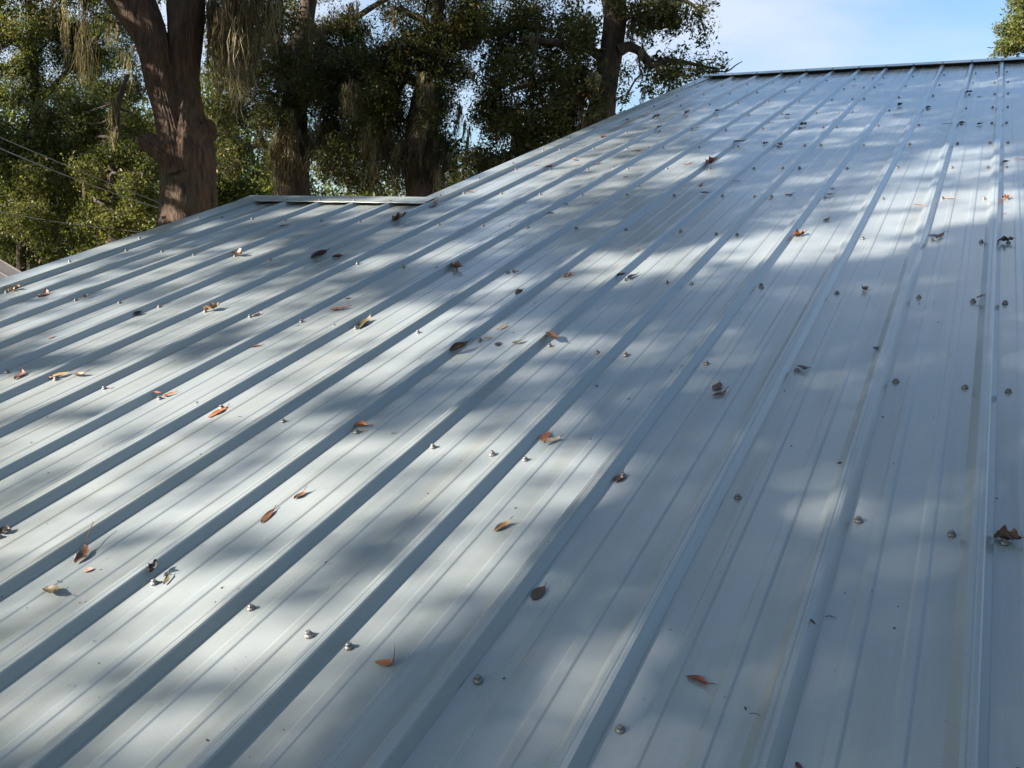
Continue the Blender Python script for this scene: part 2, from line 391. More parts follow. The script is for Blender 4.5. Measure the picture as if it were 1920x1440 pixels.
# ------------------------------------------------------------------ neighbouring shed
shed = empty('shed', (-9.3, 1.8, GROUND))
tag(shed, 'shed beyond the low gable, weathered grey metal roof corner in sun', 'shed')
P0 = at(50, 516, 8.6); tp = math.tan(PITCH)
x_e, z_e, y_f = P0[0] + 0.12, P0[2] - 0.12 * tp, P0[1]
x_r = x_e - 2.6; z_r = z_e + 2.6 * tp
for side in (1, -1):
    for k in range(6):
        mb = MB(); ya = y_f - 0.9 * (k + 1); yb = y_f - 0.9 * k - 0.004
        prof = [(0.0, 0.0)]
        pts = []
        for q in range(4):
            c = 0.9 * q / 4
            pts += [(c, 0.006), (c + 0.012, 0.006), (c + 0.03, 0.0), (c + 0.205, 0.0)]
        top = [(ya + a, h) for a, h in pts if ya + a <= yb] + [(yb, 0.006)]
        prof = top + [(a, h - 0.004) for a, h in reversed(top)]
        mb.prism(prof, 0.0, 2.62, lambda a, c, t_: (x_r + side * t_, a, z_r - t_ * tp + c))
        put('roof_panel', mb.mesh('roof_panel', M_SHED), shed)
mb = MB()
mb.prism([(x_r, z_r - 0.006), (x_e + 0.01, z_e - 0.006), (x_e + 0.01, z_e - 0.11), (x_r, z_r - 0.11), (2 * x_r - x_e - 0.01, z_e - 0.11), (2 * x_r - x_e - 0.01, z_e - 0.006)], y_f - 0.03, y_f - 0.006, lambda a, c, t_: (a, t_, c)); put('rake_trim', mb.mesh('rake_trim', M_SHED), shed)
for xa, xb in ((x_e - 0.35, x_e - 0.25), (2 * x_r - x_e + 0.25, 2 * x_r - x_e + 0.35)):
    mb = MB(); mb.box((xa, y_f - 5.2, GROUND), (xb, y_f - 0.2, z_e + 0.02)); put('wall', mb.mesh('wall', M_WOOD), shed)
for ya in (y_f - 0.32, y_f - 5.3):
    mb = MB(); mb.prism([(x_e - 0.35, GROUND), (x_e - 0.35, z_e + 0.05), (x_r, z_r - 0.06), (2 * x_r - x_e + 0.35, z_e + 0.05), (2 * x_r - x_e + 0.35, GROUND)], ya, ya + 0.1, lambda a, c, t_: (a, t_, c)); put('wall', mb.mesh('wall', M_WOOD), shed)
SUN_GAPS = [
'00000000000000000000000000122552110000000000000',
'00000000000000000000000012337793331000000000000',
'00000000000000000000000123337699532000000000000',
'00000000000000000000001233335393642000000000000',
'00000000000000000001122277333181371006000000000',
'00000000000000000112232347353343222001000000000',
'00000000000000001257642287758332217000000000000',
'00000000000000012599962578798823321000000000000',
'00000000000000123999962588797823531000000000000',
'00000000000001125999994788716883389000000000000',
'00000000000011674899994888432233389000000000000',
'00000000000115884599999799112163320003000000000',
'00000000111884655366499999212122421000000000000',
'00000001128885555231139898442222221100000000000',
'00000011236665553441136478672222221100000000000',
'00000112433656533444344458772222221000000000000',
'00001122333338535544444366772222245000000000000',
'00001463553333333533333377252222211220000000000',
'00002786663333333333332287561311111110000000000',
'00002786664433333222222231051111111111000000000',
'00001342335533333222221110621111111111100000000',
'00001222235543322211111100673111111111100000000',
'00005512225344221112511110042451121111100000000',
'00006711722224211105516111101562141111100020000',
'00000717116458110111426221104778711111000000000',
'00000301112144001112227722112677727521100000000',
'00000000000000001122224522110040688565110000000',
'00000064000000011222222222210000088863720000000',
'00000050400000111222222222110000027767761000000',
'00000000523200612222222222111000012257771000000',
'00000000256733722222222222211000112256471000000',
'00000000037775732222222222111000122226684211000',
'00000000006574322224222222110001122212686661000',
'00000000000015542227722222110001122222688671000',
'00000000000012242247762222211001122245767771000',
'00000000000011222575565222211001222222777771000',
'00000000000111222478635222221001222222475771000',
'00000000000111225768842222221001122212222401000',
'00000000000111236775846252224001123221121210000',
'00000000000111168773636223535201122225212110000',
'00000000000111168863325622255401122224556640000',
'00000000000111148863722622252201112222256760000',
'00000000000011179883763435651000111223135570000',
'00000000000011199973465435664000111111156140000',
'00000000000011189973365253566000011111156200000',
'00000000000001179983322232221000111111256500000',
'00000000000000149973352222211111111110052340000',
'00000000000000116875353222111111111111130001000',
'00000000000000112456322222111112221131400000000',
'00000000000000112236322221112222222211120000000',
'00000000000000112226322221222222222221110000000',
'00000000000000112222222212222222222221111000000',
'00000000000000112252222122222222424222111000000',
'00000000000000111254221222222222224322111000000',
'00000000000000111122312222222222222432111000000',
'00000000000000111111112222222222222222111000000',
'00000000000000011111222222222222222222111000000',
'00000000000000011111222222222222222221111000000',
'00000000000000001114222222222222222221110000000',
'00000000000000011114222222222222222241110000000',
'00000000000000011112222222222222222211100000000',
'00000000000000011112222222222222222111100000000',
'00000000000000011112222222222222221111100000000',
'00000000000000111112222222222222221111000000000',
'00000000000000111112222222222222111110000000000',
'00000000000000111111212222222221111110000000000',
'00000000000000111111211222222111111100000000000',
'00000000000000111111111111111111111000000000000',
'00000000000000011111111111111111110000000000000',
'00000000000000011111111111111111100000030000000',
'00000000000000001111111111111110000001025050000',
'00000000000000001111111111111100000010405231000',
'00000000000000000011111111100000000030423505000',
'00000000000000000001100000200010000003040520000',
'00000000000000000000000000400002000003031140000',
'00000000000000000000000000400004000000002020000',
'00000000000000000000000000000002000000000000000',
'00000000000000000000000000003000000000000000000',
'00000000000000000000000000002000000000000000000',
'00000000000000000000000000000100000000000000000',
'00000000000000000000000000000000000000000000000',
'00000000000000000000000000000000000000000000000',
'00000000000000000000000000000000000000000000000',
'00000000000000000000000000000000000000000000000',
'00000000000000000000000000000000000000000000000',
'00000000000000000000000000000000000000000000000',
'00000000000000000000000000000000000000000000000',
]
# ------------------------------------------------------------------ trees
_ph = rng.uniform(0, 6.28, (14, 3)); _fr = rng.normal(0, 1, (14, 3))
def lump(P, sc):
    """smooth value between about -1 and 1 that varies through space at the given size in metres"""
    P = np.asarray(P) / sc; a = np.zeros(len(P))
    for k in range(14): a += np.sin(P @ _fr[k] * 1.6 + _ph[k, 0])
    return a / 4.0
def curve(pts, n):
    """Catmull-Rom through (x, y, z, r)"""
    P = np.array(pts, float); P = np.vstack([2 * P[0] - P[1], P, 2 * P[-1] - P[-2]]); out = []
    m = len(P) - 3
    for k in range(m):
        for t in np.linspace(0, 1, n, endpoint=(k == m - 1)):
            a, b, c, d = P[k:k + 4]
            out.append(0.5 * (2 * b + (c - a) * t + (2 * a - 5 * b + 4 * c - d) * t * t + (3 * b - a - 3 * c + d) * t ** 3))
    return np.array(out)
class Wood:
    def __init__(s): s.v = []; s.f = []; s.n = 0
    def limb(s, pts, n=6, seg=14, rough=0.07, furrow=0.0, cap=True):
        C = curve(pts, n); T = np.gradient(C[:, :3], axis=0); T /= np.linalg.norm(T, axis=1)[:, None] + 1e-9
        up = np.array([0.31, 0.87, 0.2]); A = np.cross(T, up); A /= np.linalg.norm(A, axis=1)[:, None] + 1e-9; B = np.cross(T, A)
        th = np.linspace(0, 2 * np.pi, seg, endpoint=False); k0 = s.n
        ln = np.cumsum(np.r_[0, np.linalg.norm(np.diff(C[:, :3], axis=0), axis=1)])
        ph = rng.uniform(0, 6.28, 5)
        for i in range(len(C)):
            r = max(C[i, 3], 0.004)
            w = 1 + rough * (0.6 * np.sin(3 * th + ph[0] + 0.5 * ln[i]) + 0.5 * np.sin(5 * th + ph[1] - 0.8 * ln[i]) + 0.45 * np.sin(9 * th + ph[2] + 0.4 * np.sin(ln[i] * 2)) + 0.5 * np.sin(2 * th + ln[i] * 2.3 + ph[3]))
            if furrow:
                z = ln[i]; q = th * 17 + 0.9 * np.sin(z * 1.1 + th * 3 + ph[0]) + 0.5 * np.sin(z * 2.9 + th * 5 + ph[1]) + 0.35 * np.sin(z * 11 + th * 7 + ph[4])
                w = w - furrow / max(r, .1) * ((1 - np.abs(np.sin(q))) ** 1.5 + 0.45 * (1 - np.abs(np.sin(q * 2.2 + z * 3))) - 0.4) + 0.22 * furrow / max(r, .1) * np.sin(z * 31 + 5 * np.sin(th * 17 + z * 3))
            s.v.append(C[i, :3] + (A[i] * np.cos(th)[:, None] + B[i] * np.sin(th)[:, None]) * (r * w)[:, None])
        m = len(C)
        for i in range(m - 1):
            for j in range(seg):
                s.f.append((k0 + i * seg + j, k0 + i * seg + (j + 1) % seg, k0 + (i + 1) * seg + (j + 1) % seg, k0 + (i + 1) * seg + j))
        s.n += m * seg
        if cap:
            c = C[-1, :3] + T[-1] * C[-1, 3] * 0.3; s.v.append(c[None]); e = s.n; s.n += 1
            for j in range(seg): s.f.append((k0 + (m - 1) * seg + j, k0 + (m - 1) * seg + (j + 1) % seg, e, e))
    def twigs(s, A, B, r0, r1):
        """straight three-sided twigs from points A to B, all at once"""
        A = np.asarray(A); B = np.asarray(B); T = B - A; L_ = np.linalg.norm(T, axis=1)[:, None] + 1e-9; T = T / L_
        X = np.cross(T, np.array([0.2, 0.5, 0.84])); X /= np.linalg.norm(X, axis=1)[:, None] + 1e-9; Y = np.cross(T, X)
        mid = (A + B) / 2 + rng.normal(0, 0.06, A.shape) * L_
        for base, r in ((A, r0), (mid, (r0 + r1) / 2), (B, r1)):
            pass
        rr = np.broadcast_to(np.asarray(r0, float).reshape(-1, 1), (len(A), 1))
        V = np.stack([P + (X * math.cos(a) + Y * math.sin(a)) * rr * q for P, q in ((A, 1), (mid, .75), (B, r1)) for a in (0, 2.094, 4.189)], axis=1)
        k0 = s.n; s.v.append(V.reshape(-1, 3)); s.n += len(A) * 9
        for i in range(len(A)):
            b = k0 + 9 * i
            for lv in (0, 3):
                for j in range(3): s.f.append((b + lv + j, b + lv + (j + 1) % 3, b + lv + 3 + (j + 1) % 3, b + lv + 3 + j))
    def mesh(s, name, m):
        return mesh_np(name, np.vstack(s.v), s.f, m)
def leaf_mesh(name, P, size, m, tint=None, upness=0.5, aspect=0.42):
    """one folded blade per point"""
    n = len(P)
    d = rng.normal(0, 1, (n, 3)); d[:, 2] -= 0.25; d /= np.linalg.norm(d, axis=1)[:, None]
    nr = rng.normal(0, 1, (n, 3)); nr[:, 2] += upness * 2; nr -= (nr * d).sum(1)[:, None] * d; nr /= np.linalg.norm(nr, axis=1)[:, None] + 1e-9
    sd_ = np.cross(nr, d)
    L_ = (size * np.clip(rng.lognormal(-0.05, 0.32, n), 0.4, 1.8))[:, None]; w = L_ * aspect * rng.uniform(0.8, 1.2, (n, 1))
    cup = L_ * rng.uniform(0.02, 0.16, (n, 1))
    V = np.stack([P - d * L_ * 0.5, P + sd_ * w * 0.5 + nr * cup, P + d * L_ * 0.5, P - sd_ * w * 0.5 + nr * cup], axis=1).reshape(-1, 3)
    F = np.arange(4 * n).reshape(n, 4)
    if tint is None: tint = np.clip(rng.normal(0.45, 0.2, n), 0, 0.93); 
    tint = np.where(rng.random(n) < 0.012, 1.0, tint)
    return mesh_np(name, V, F, m, np.repeat(tint, 4), smooth=False)
def sprigs(blobs, per_m2, size, gap, gap_size, nleaf=16, spread=0.14):
    """clusters of leaves filling soft ellipsoids (cx, cy, cz, rx, ry, rz, density)"""
    cs, ts = [], []
    for (c, rad, den) in blobs:
        area = math.pi * rad[0] * rad[2]
        n = max(3, int(area * per_m2 * 2.3 * den / nleaf))
        q = rng.normal(0, 1, (n * 3, 3)); q /= np.linalg.norm(q, axis=1)[:, None]; q *= (rng.random((n * 3, 1)) ** 0.45)
        P = np.array(c) + (q[:, :1] * CX + q[:, 1:2] * np.array([CX[1], -CX[0], 0]) * 1.0 + q[:, 2:] * np.array([0, 0, 1])) * 0
        side = np.array([CX[0], CX[1], 0]); side /= np.linalg.norm(side); deep = np.array([-side[1], side[0], 0])
        P = np.array(c) + q[:, :1] * side * rad[0] + q[:, 1:2] * deep * rad[1] + q[:, 2:] * np.array([0, 0, 1]) * rad[2]
        keep = lump(P, gap_size) > gap - 0.12 + rng.normal(0, 0.15, len(P))
        cs.append(P[keep][:n])
    C = np.vstack(cs)
    return C
def grow(C, nleaf, spread, size, m, name='crown', clump_sz=0.9):
    n = len(C)
    k = rng.integers(int(nleaf * 0.6), int(nleaf * 1.4) + 1, n); idx = np.repeat(np.arange(n), k)
    dirs = rng.normal(0, 1, (n, 3)); dirs[:, 2] -= 0.2; dirs /= np.linalg.norm(dirs, axis=1)[:, None]
    along = rng.uniform(-1, 1, len(idx))[:, None]
    P = C[idx] + dirs[idx] * along * spread * 1.25 + rng.normal(0, spread * 0.33, (len(idx), 3))
    base = 0.42 + 0.16 * lump(C, clump_sz) + rng.normal(0, 0.07, n)
    tint = np.clip(base[idx] + rng.normal(0, 0.13, len(idx)), 0, 0.94)
    return leaf_mesh(name, P, size, m, tint), C - dirs * spread * 1.6, C + dirs * spread * 1.2
def limbs_to(wood, roots, C, step, r_big, m_limit=60):
    """boughs from points on the stem to clumps of sprigs"""
    if len(C) == 0: return
    roots = np.array(roots); pick = C[rng.permutation(len(C))[:m_limit]]
    for P in pick:
        d = np.linalg.norm(roots[:, :3] - P, axis=1); q = roots[np.argmin(d + rng.uniform(0, 1.2, len(d)))]
        mid = (q[:3] + P) / 2 + rng.normal(0, 0.12, 3) * d.min() + np.array([0, 0, 0.10 * d.min()])
        r = min(q[3] * 0.55, r_big) * rng.uniform(0.5, 1.0)
        wood.limb([(*q[:3], r), (*mid, r * 0.62), (*P, 0.008)], 4, 6, 0.05)
def moss_mesh(name, tops, m=None):
    """tops: (point, length, spread, strands) - fine hanging ribbons, ragged at the ends"""
    V, F, T = [], [], []; k = 0; seg = 6
    for (p, ln, sp, cnt) in tops:
        p = np.array(p); cnt = int(cnt * 2.2)
        nl = max(3, cnt // 26); locks = rng.normal(0, sp, (nl, 3)) * (1, 1, 0); lens = ln * rng.uniform(0.30, 1.08, nl) * np.exp(-0.35 * (np.linalg.norm(locks[:, :2], axis=1) / (sp * 1.5)) ** 2); drops = rng.uniform(-0.12, 0.48, nl) * ln; tone = rng.uniform(0.1, 0.95, nl)
        for j in range(cnt):
            g = rng.integers(nl); off = locks[g] + rng.normal(0, sp * 0.22, 3) * (1, 1, 0.3); l = lens[g] * rng.beta(2.2, 1.6)
            off[2] -= drops[g] * rng.uniform(0.6, 1.2) + ln * abs(rng.normal(0, 0.10))
            a = rng.uniform(0, 6.28); wd = rng.uniform(0.0022, 0.0062); wv = rng.normal(0, 0.042, (seg, 2)).cumsum(0) * max(l, .25)
            dirv = np.array([math.cos(a), math.sin(a), 0])
            for q in range(seg):
                t_ = q / (seg - 1); w = wd * (0.6 + 1.0 * math.sin(3.0 * t_ + 0.3)) * (1 - 0.8 * t_ ** 2)
                c = p + off * (1 - 0.2 * t_) + np.array([wv[q, 0], wv[q, 1], -l * t_])
                V.append(c - dirv * w); V.append(c + dirv * w); tt = np.clip(tone[g] + rng.normal(0, 0.15), 0, 1); T += [tt, tt]
            for q in range(seg - 1): F.append((k + 2 * q, k + 2 * q + 1, k + 2 * q + 3, k + 2 * q + 2))
            k += 2 * seg
    return mesh_np(name, V, F, m or M_MOSS, T)
def px(list_, d):
    """(x, y, radius in photo pixels) -> points with radius at distance d"""
    return [(*at(x, y, d), r * d / F_PX) for x, y, r in list_]
def blob(x, y, rx, ry, d, den=1.0, deep=None):
    rx, ry = rx * d / F_PX, ry * d / F_PX
    return (at(x, y, d), (rx, deep or max(rx, 0.6), ry), den)
def tree(name_label, base, d, stems, blobs, bark_m, leaf_m, leaf=0.065, per_m2=1700, gap=-0.25, gap_size=0.55, nleaf=16, spread=0.15, moss=(), group=None, limbs=26, cat='tree', obj='live_oak', seg=14, twig_share=0.42, nroots=10, crown_name='crown'):
    root = empty(obj, tuple(base)); tag(root, name_label, cat, group)
    wood = Wood(); roots = []
    for st in stems:
        w = px(st, d) if len(st[0]) == 3 else st
        wood.limb(w, 20 if bark_m is M_BARK_NEAR else 6, seg, 0.05, 0.014 if bark_m is M_BARK_NEAR else (0.012 if seg > 20 else 0))
        roots += [tuple(q) for q in curve(w, 4)[3:]]
    C = sprigs(blobs, per_m2, leaf, gap, gap_size, nleaf)
    lm, A, B = grow(C, nleaf, spread, leaf, leaf_m)
    limbs_to(wood, roots, C, 1, 0.07, limbs)
    sel = rng.random(len(A)) < twig_share
    if sel.any(): wood.twigs(A[sel], B[sel], np.full(sel.sum(), 0.006), 0.4)
    put('trunk', wood.mesh('trunk', bark_m), root)
    put(crown_name, lm, root)
    for grp in moss:
        for h in grp: put('hanging_moss', moss_mesh('hanging_moss', [h]), root)
    return root
def ground_under(x, y, d):
    p = at(x, y, d); return (p[0], p[1], GROUND)
def hang(x, y, d, length_px, spread_px, strands):
    return (at(x, y, d), length_px * d / F_PX, spread_px * d / F_PX, strands)

# --- the big forked oak by the low gable
D = 13.0
gb = at(352, 420, D)
stemA = [(gb[0] - 0.05, gb[1], GROUND - 0.1, 0.80), (gb[0] - 0.03, gb[1], GROUND + 0.8, 0.56), (*at(352, 470, D), 58 * D / F_PX)] + px([(353, 420, 53), (352, 345, 49), (350, 285, 50), (348, 225, 36), (345, 150, 27), (348, 60, 31), (350, -30, 35), (356, -160, 33), (372, -330, 24), (380, -470, 14)], D)
limbA = px([(345, 330, 34), (332, 275, 32), (316, 215, 26), (299, 150, 27), (283, 75, 31), (246, 0, 42), (196, -80, 42), (140, -180, 34), (95, -300, 26), (0, -400, 14)], D - 0.15)
stub = px([(348, 335, 20), (322, 300, 25), (296, 277, 21), (276, 267, 15), (264, 264, 10)], D - 0.22)
splinters = [px(q, D - 0.22) for q in ([(285, 268, 9), (270, 256, 5), (262, 252, 1)], [(284, 272, 9), (266, 268, 6), (256, 270, 1)], [(286, 276, 8), (270, 280, 5), (263, 285, 1)], [(292, 262, 9), (281, 252, 5), (276, 247, 1)], [(288, 270, 8), (272, 262, 5), (260, 261, 1)])]
bump = px([(365, 262, 34), (388, 246, 22), (401, 241, 14), (405, 240, 8)], D)
blA = [blob(40, -60, 120, 90, D + 2, 0.8), blob(160, -60, 110, 70, D + 2.5, .7), blob(480, -80, 140, 80, D + 1, 0.9), blob(640, -150, 160, 90, D + 1, .9), blob(360, -350, 300, 160, D, 0.6, 2.5), blob(60, -350, 260, 160, D - 1, 0.6, 2.5), blob(250, -120, 90, 60, D + 2, .5),
       blob(440, 20, 60, 40, D + .6, .5), blob(520, 30, 60, 36, D + 1, .6), blob(200, 40, 60, 40, D + 2.5, .6), blob(415, 210, 24, 30, D + 3, 1.0), blob(425, 300, 26, 40, D + 4, .8), blob(305, 20, 24, 40, D + 2, 1.2), blob(300, 80, 20, 30, D + 2, .8), blob(285, 185, 14, 26, D + 1.0, 0.5), blob(286, 235, 12, 20, D + .8, 0.8),
       ((-7.5, 6.5, 9.0), (3.0, 3.0, 1.0), 0.6)]  # last clump hangs out of view, added to block overhead sky from the roof
mossA = [[hang(430, -30, D - .5, 230, 22, 240), hang(462, -20, D - .3, 250, 20, 260)], [hang(405, -40, D, 150, 12, 90), hang(500, -30, D, 150, 18, 120)], [hang(450, 60, D, 150, 16, 120)],
         [hang(160, -40, D + 1, 200, 6, 50), hang(120, -60, D + 1, 150, 10, 40)]]
tree('massive forked oak with a broken stub and sunlit bark behind the low gable', (gb[0], gb[1], GROUND), D, [stemA, limbA, stub, bump] + splinters, blA, M_BARK_NEAR, M_LEAF, 0.07, 1500, -0.1, 0.7, moss=mossA, seg=108, limbs=40)

# --- oak whose trunk is curtained with moss
D = 20.0; gb = at(548, 430, D)
st = [(gb[0], gb[1], GROUND - .1, .5)] + px([(548, 430, 36), (548, 340, 31), (548, 270, 29), (552, 195, 24), (560, 130, 19), (572, 40, 16), (590, -70, 13), (600, -200, 8)], D)
l1 = px([(556, 160, 13), (527, 92, 11), (500, 40, 9), (470, -40, 6)], D); l2 = px([(527, 95, 7), (552, 80, 7), (575, 66, 6), (640, 40, 4)], D)
l3 = px([(560, 190, 16), (600, 165, 13), (667, 147, 12), (720, 130, 8), (760, 110, 5)], D); l4 = px([(570, 60, 10), (640, 50, 8), (662, 37, 6), (700, 12, 5), (740, -10, 4)], D)
bl = [blob(460, 60, 70, 60, D + 1, .8), blob(440, 150, 60, 50, D + 1, .8), blob(500, 130, 70, 50, D, 1.1), blob(540, 40, 50, 40, D + 1, .7), blob(610, 130, 60, 50, D - .5, 1.5), blob(650, 70, 50, 45, D, 1.5), blob(680, 140, 50, 50, D - .5, 1.5), blob(580, 180, 80, 40, D - .5, 1.2), blob(500, 210, 60, 35, D - .5, .8), blob(660, 210, 50, 40, D, 1.2), blob(640, 270, 60, 40, D + 1, .9), blob(450, 220, 40, 30, D, .8), blob(520, 230, 30, 20, D - 1, .8), blob(600, -40, 90, 40, D, .8), blob(520, 215, 26, 20, D - 1.2, .7), blob(440, 290, 40, 30, D + 1, .8), blob(640, 320, 40, 24, D + 1, .6), blob(610, 250, 40, 40, D, .9), blob(430, 80, 50, 60, D + 1, .8), blob(560, 110, 40, 40, D + .5, .9), blob(690, 250, 40, 40, D + 1, .8), blob(600, 90, 40, 40, D, .8)]
mo = [[hang(525, 225, D - 1, 145, 9, 170), hang(545, 215, D - 1, 150, 9, 170), hang(572, 235, D - 1, 130, 9, 150), hang(515, 270, D - 1, 95, 7, 90), hang(588, 225, D - .8, 140, 7, 110)],
      [hang(490, 210, D - .8, 70, 5, 60), hang(480, 245, D - .8, 45, 9, 50), hang(420, 225, D - .8, 60, 5, 50)], [hang(630, 110, D - .8, 90, 10, 90), hang(655, 115, D - .8, 60, 10, 60)],
      [hang(655, 230, D - .5, 110, 8, 90), hang(640, 270, D - .5, 90, 10, 80)], [hang(413, 150, D - .8, 45, 6, 50), hang(440, 165, D - .8, 60, 6, 50)], [hang(620, 210, D - .5, 90, 10, 80)], [hang(680, 230, D, 140, 14, 150)], [hang(620, 250, D - .5, 110, 14, 130)], [hang(600, 30, D - .6, 120, 14, 120), hang(520, 20, D - .6, 130, 14, 130)], [hang(665, -5, D - .5, 60, 10, 70)]]
tree('oak with its trunk curtained in brown moss, rising behind the low ridge', (gb[0], gb[1], GROUND), D, [st, l1, l2, l3, l4], bl, M_BARK, M_LEAF, 0.062, 2000, -0.38, 0.45, spread=0.19, moss=mo)

# --- dark oak behind the corner of the two gables
D = 18.0; gb = at(797, 430, D)
st = [(gb[0], gb[1], GROUND - .1, .55)] + px([(797, 430, 36), (795, 330, 34), (792, 250, 31), (793, 190, 22), (797, 150, 15), (806, 100, 13), (818, 40, 11), (835, -60, 8)], D)
l1 = px([(797, 165, 12), (770, 150, 10), (730, 148, 9), (690, 150, 6)], D); l2 = px([(812, 80, 8), (800, 45, 7), (770, 27, 6), (750, 18, 5), (720, 30, 3)], D); l3 = px([(795, 260, 14), (830, 285, 12), (850, 320, 9), (870, 345, 5)], D)
l4 = px([(818, 40, 9), (870, 66, 10), (930, 60, 9), (990, 50, 6), (1040, 60, 4)], D); l5 = px([(806, 110, 9), (850, 90, 10), (900, 75, 8)], D)
bl = [blob(760, 120, 60, 50, D, 1.3), blob(720, 180, 60, 60, D, 1.5), blob(790, 90, 50, 40, D, 1.4), blob(730, 250, 50, 60, D, .9), blob(810, 180, 50, 40, D, 1.2), blob(700, 300, 60, 45, D + 1, .6), blob(755, 320, 40, 40, D, .7), blob(840, 130, 50, 40, D, 1.4), blob(850, 60, 60, 40, D, 1.2), blob(900, 40, 60, 45, D, 1.2), blob(780, 50, 40, 20, D, .6), blob(830, 210, 30, 35, D, 1.0), blob(845, 290, 24, 36, D, 1.0), blob(740, 20, 40, 25, D, .6), blob(840, 340, 30, 16, D, .8), blob(860, -30, 140, 50, D, 1.2), blob(700, 100, 40, 40, D, 1.2), blob(815, 250, 30, 40, D - .5, 1.2), blob(640, 300, 40, 40, D + 1, .5), blob(700, 345, 50, 20, D + 1.5, .6), blob(760, 290, 36, 40, D + 1, .9), blob(690, 240, 50, 40, D + 1, .8), blob(830, 320, 20, 30, D, .7)]
mo = [[hang(770, 240, D - .6, 130, 8, 130), hang(795, 235, D - .6, 135, 8, 140), hang(815, 250, D - .6, 115, 8, 110), hang(755, 270, D - .6, 100, 8, 90)], [hang(795, 140, D - .7, 70, 8, 100), hang(805, 160, D - .7, 60, 9, 80)],
      [hang(862, 190, D - .3, 90, 4, 60), hang(870, 220, D - .3, 60, 6, 50), hang(880, 250, D - .3, 60, 4, 40)], [hang(838, 180, D - .3, 40, 7, 30), hang(890, 215, D - .3, 35, 6, 30)], [hang(735, 60, D - .5, 60, 6, 70), hang(737, 20, D - .5, 50, 8, 50)], [hang(705, 240, D - .5, 125, 14, 150), hang(740, 250, D - .5, 115, 12, 130)], [hang(660, 150, D - .5, 90, 16, 110)], [hang(850, 330, D - .6, 40, 14, 70), hang(825, 285, D - .6, 80, 10, 100)], [hang(830, 290, D - .5, 80, 10, 80)], [hang(888, 130, D - .5, 30, 6, 40)]]
tree('dark oak hung with moss behind the corner of the two gables', (gb[0], gb[1], GROUND), D, [st, l1, l2, l3, l4, l5], bl, M_BARK, M_LEAF, 0.062, 2000, -0.34, 0.42, spread=0.19, moss=mo)

# --- oak at the head of the gable edge
D = 15.5; gb = at(1105, 330, D)
st = [(gb[0], gb[1], GROUND - .1, .5)] + px([(1105, 330, 40), (1120, 250, 33), (1129, 200, 25), (1137, 150, 22), (1147, 90, 22), (1153, 30, 22.5), (1148, -30, 21), (1140, -120, 19), (1150, -260, 12), (1160, -360, 6)], D)
l1 = px([(1158, 96, 12), (1180, 88, 9), (1198, 95, 8), (1212, 112, 8.5), (1222, 122, 6), (1260, 113, 4), (1300, 120, 3), (1345, 130, 2)], D - .3)
l2 = px([(1152, 0, 11), (1190, -20, 9), (1240, -10, 6), (1300, 10, 3), (1322, 60, 1.5)], D - .3); l3 = px([(1140, 120, 9), (1100, 90, 9), (1040, 80, 7), (980, 70, 4)], D); l4 = px([(1132, 190, 8), (1100, 150, 10), (1075, 130, 8), (1020, 150, 5), (960, 170, 3)], D)
l5 = px([(1200, 90, 2.2), (1199, 125, 1.8), (1202, 138, 1.8), (1190, 152, 1.8), (1178, 175, 1.6), (1170, 195, 1.6)], D - .4); l6 = px([(1300, 122, 1.6), (1322, 112, 1.2), (1345, 113, .9)], D - .3); l7 = px([(1335, 133, 1.4), (1362, 134, 1.4), (1380, 122, 1), (1392, 115, .6)], D - .3)
l8 = px([(1150, 30, 14), (1120, -40, 10), (1060, -60, 8), (1000, -40, 5)], D)
bl = [blob(1050, 50, 80, 60, D + .5, .8), blob(970, 50, 80, 60, D + 1, .8), blob(1000, 150, 90, 60, D + .5, 1.1), blob(1085, 150, 50, 50, D - .3, .9), blob(930, 200, 60, 60, D + 1, 1.1), blob(1000, 250, 90, 50, D + .5, 1.5), blob(905, 310, 50, 40, D + .8, 1.4), blob(1075, 215, 50, 50, D - .3, 1.4), blob(950, 320, 50, 40, D + .5, 1.5), blob(1040, 290, 60, 40, D, 1.5), blob(1090, 80, 36, 40, D - .3, .8), blob(940, 100, 60, 40, D + 1, .9), blob(870, 350, 30, 20, D + .5, 1.0), blob(1110, 100, 20, 50, D - .4, .6), blob(1105, 200, 24, 50, D - .5, 1.2),
      blob(1215, 20, 60, 30, D - .4, 1.25), blob(1265, 25, 45, 25, D - .4, 1.25), blob(1205, 50, 30, 14, D - .4, 1.00), blob(1270, 50, 22, 14, D - .4, 1.25), blob(1307, 38, 14, 16, D - .4, 0.88), blob(1325, 65, 14, 16, D - .4, 1.00), blob(1218, 68, 16, 14, D - .4, 0.63), blob(1282, 88, 16, 10, D - .4, 1.00), blob(1185, 68, 12, 20, D - .4, 0.88), blob(1320, 6, 16, 12, D - .4, 0.75),
      blob(1245, 112, 40, 14, D - .4, 1.13), blob(1265, 135, 36, 18, D - .4, 1.50), blob(1225, 150, 16, 22, D - .4, 0.88), blob(1265, 160, 20, 12, D - .4, 0.88), blob(1315, 132, 20, 14, D - .4, 1.25), blob(1338, 128, 14, 12, D - .4, 1.13), blob(1172, 140, 9, 22, D - .5, 1.13), blob(1168, 190, 10, 14, D - .5, 0.88), blob(1222, 178, 12, 8, D - .4, 0.88), blob(1160, 5, 30, 30, D - .8, .5), blob(1170, -80, 140, 50, D, .9), blob(1040, -70, 150, 60, D + .5, .9), blob(1130, -300, 220, 140, D, 0.5, 2.2)]
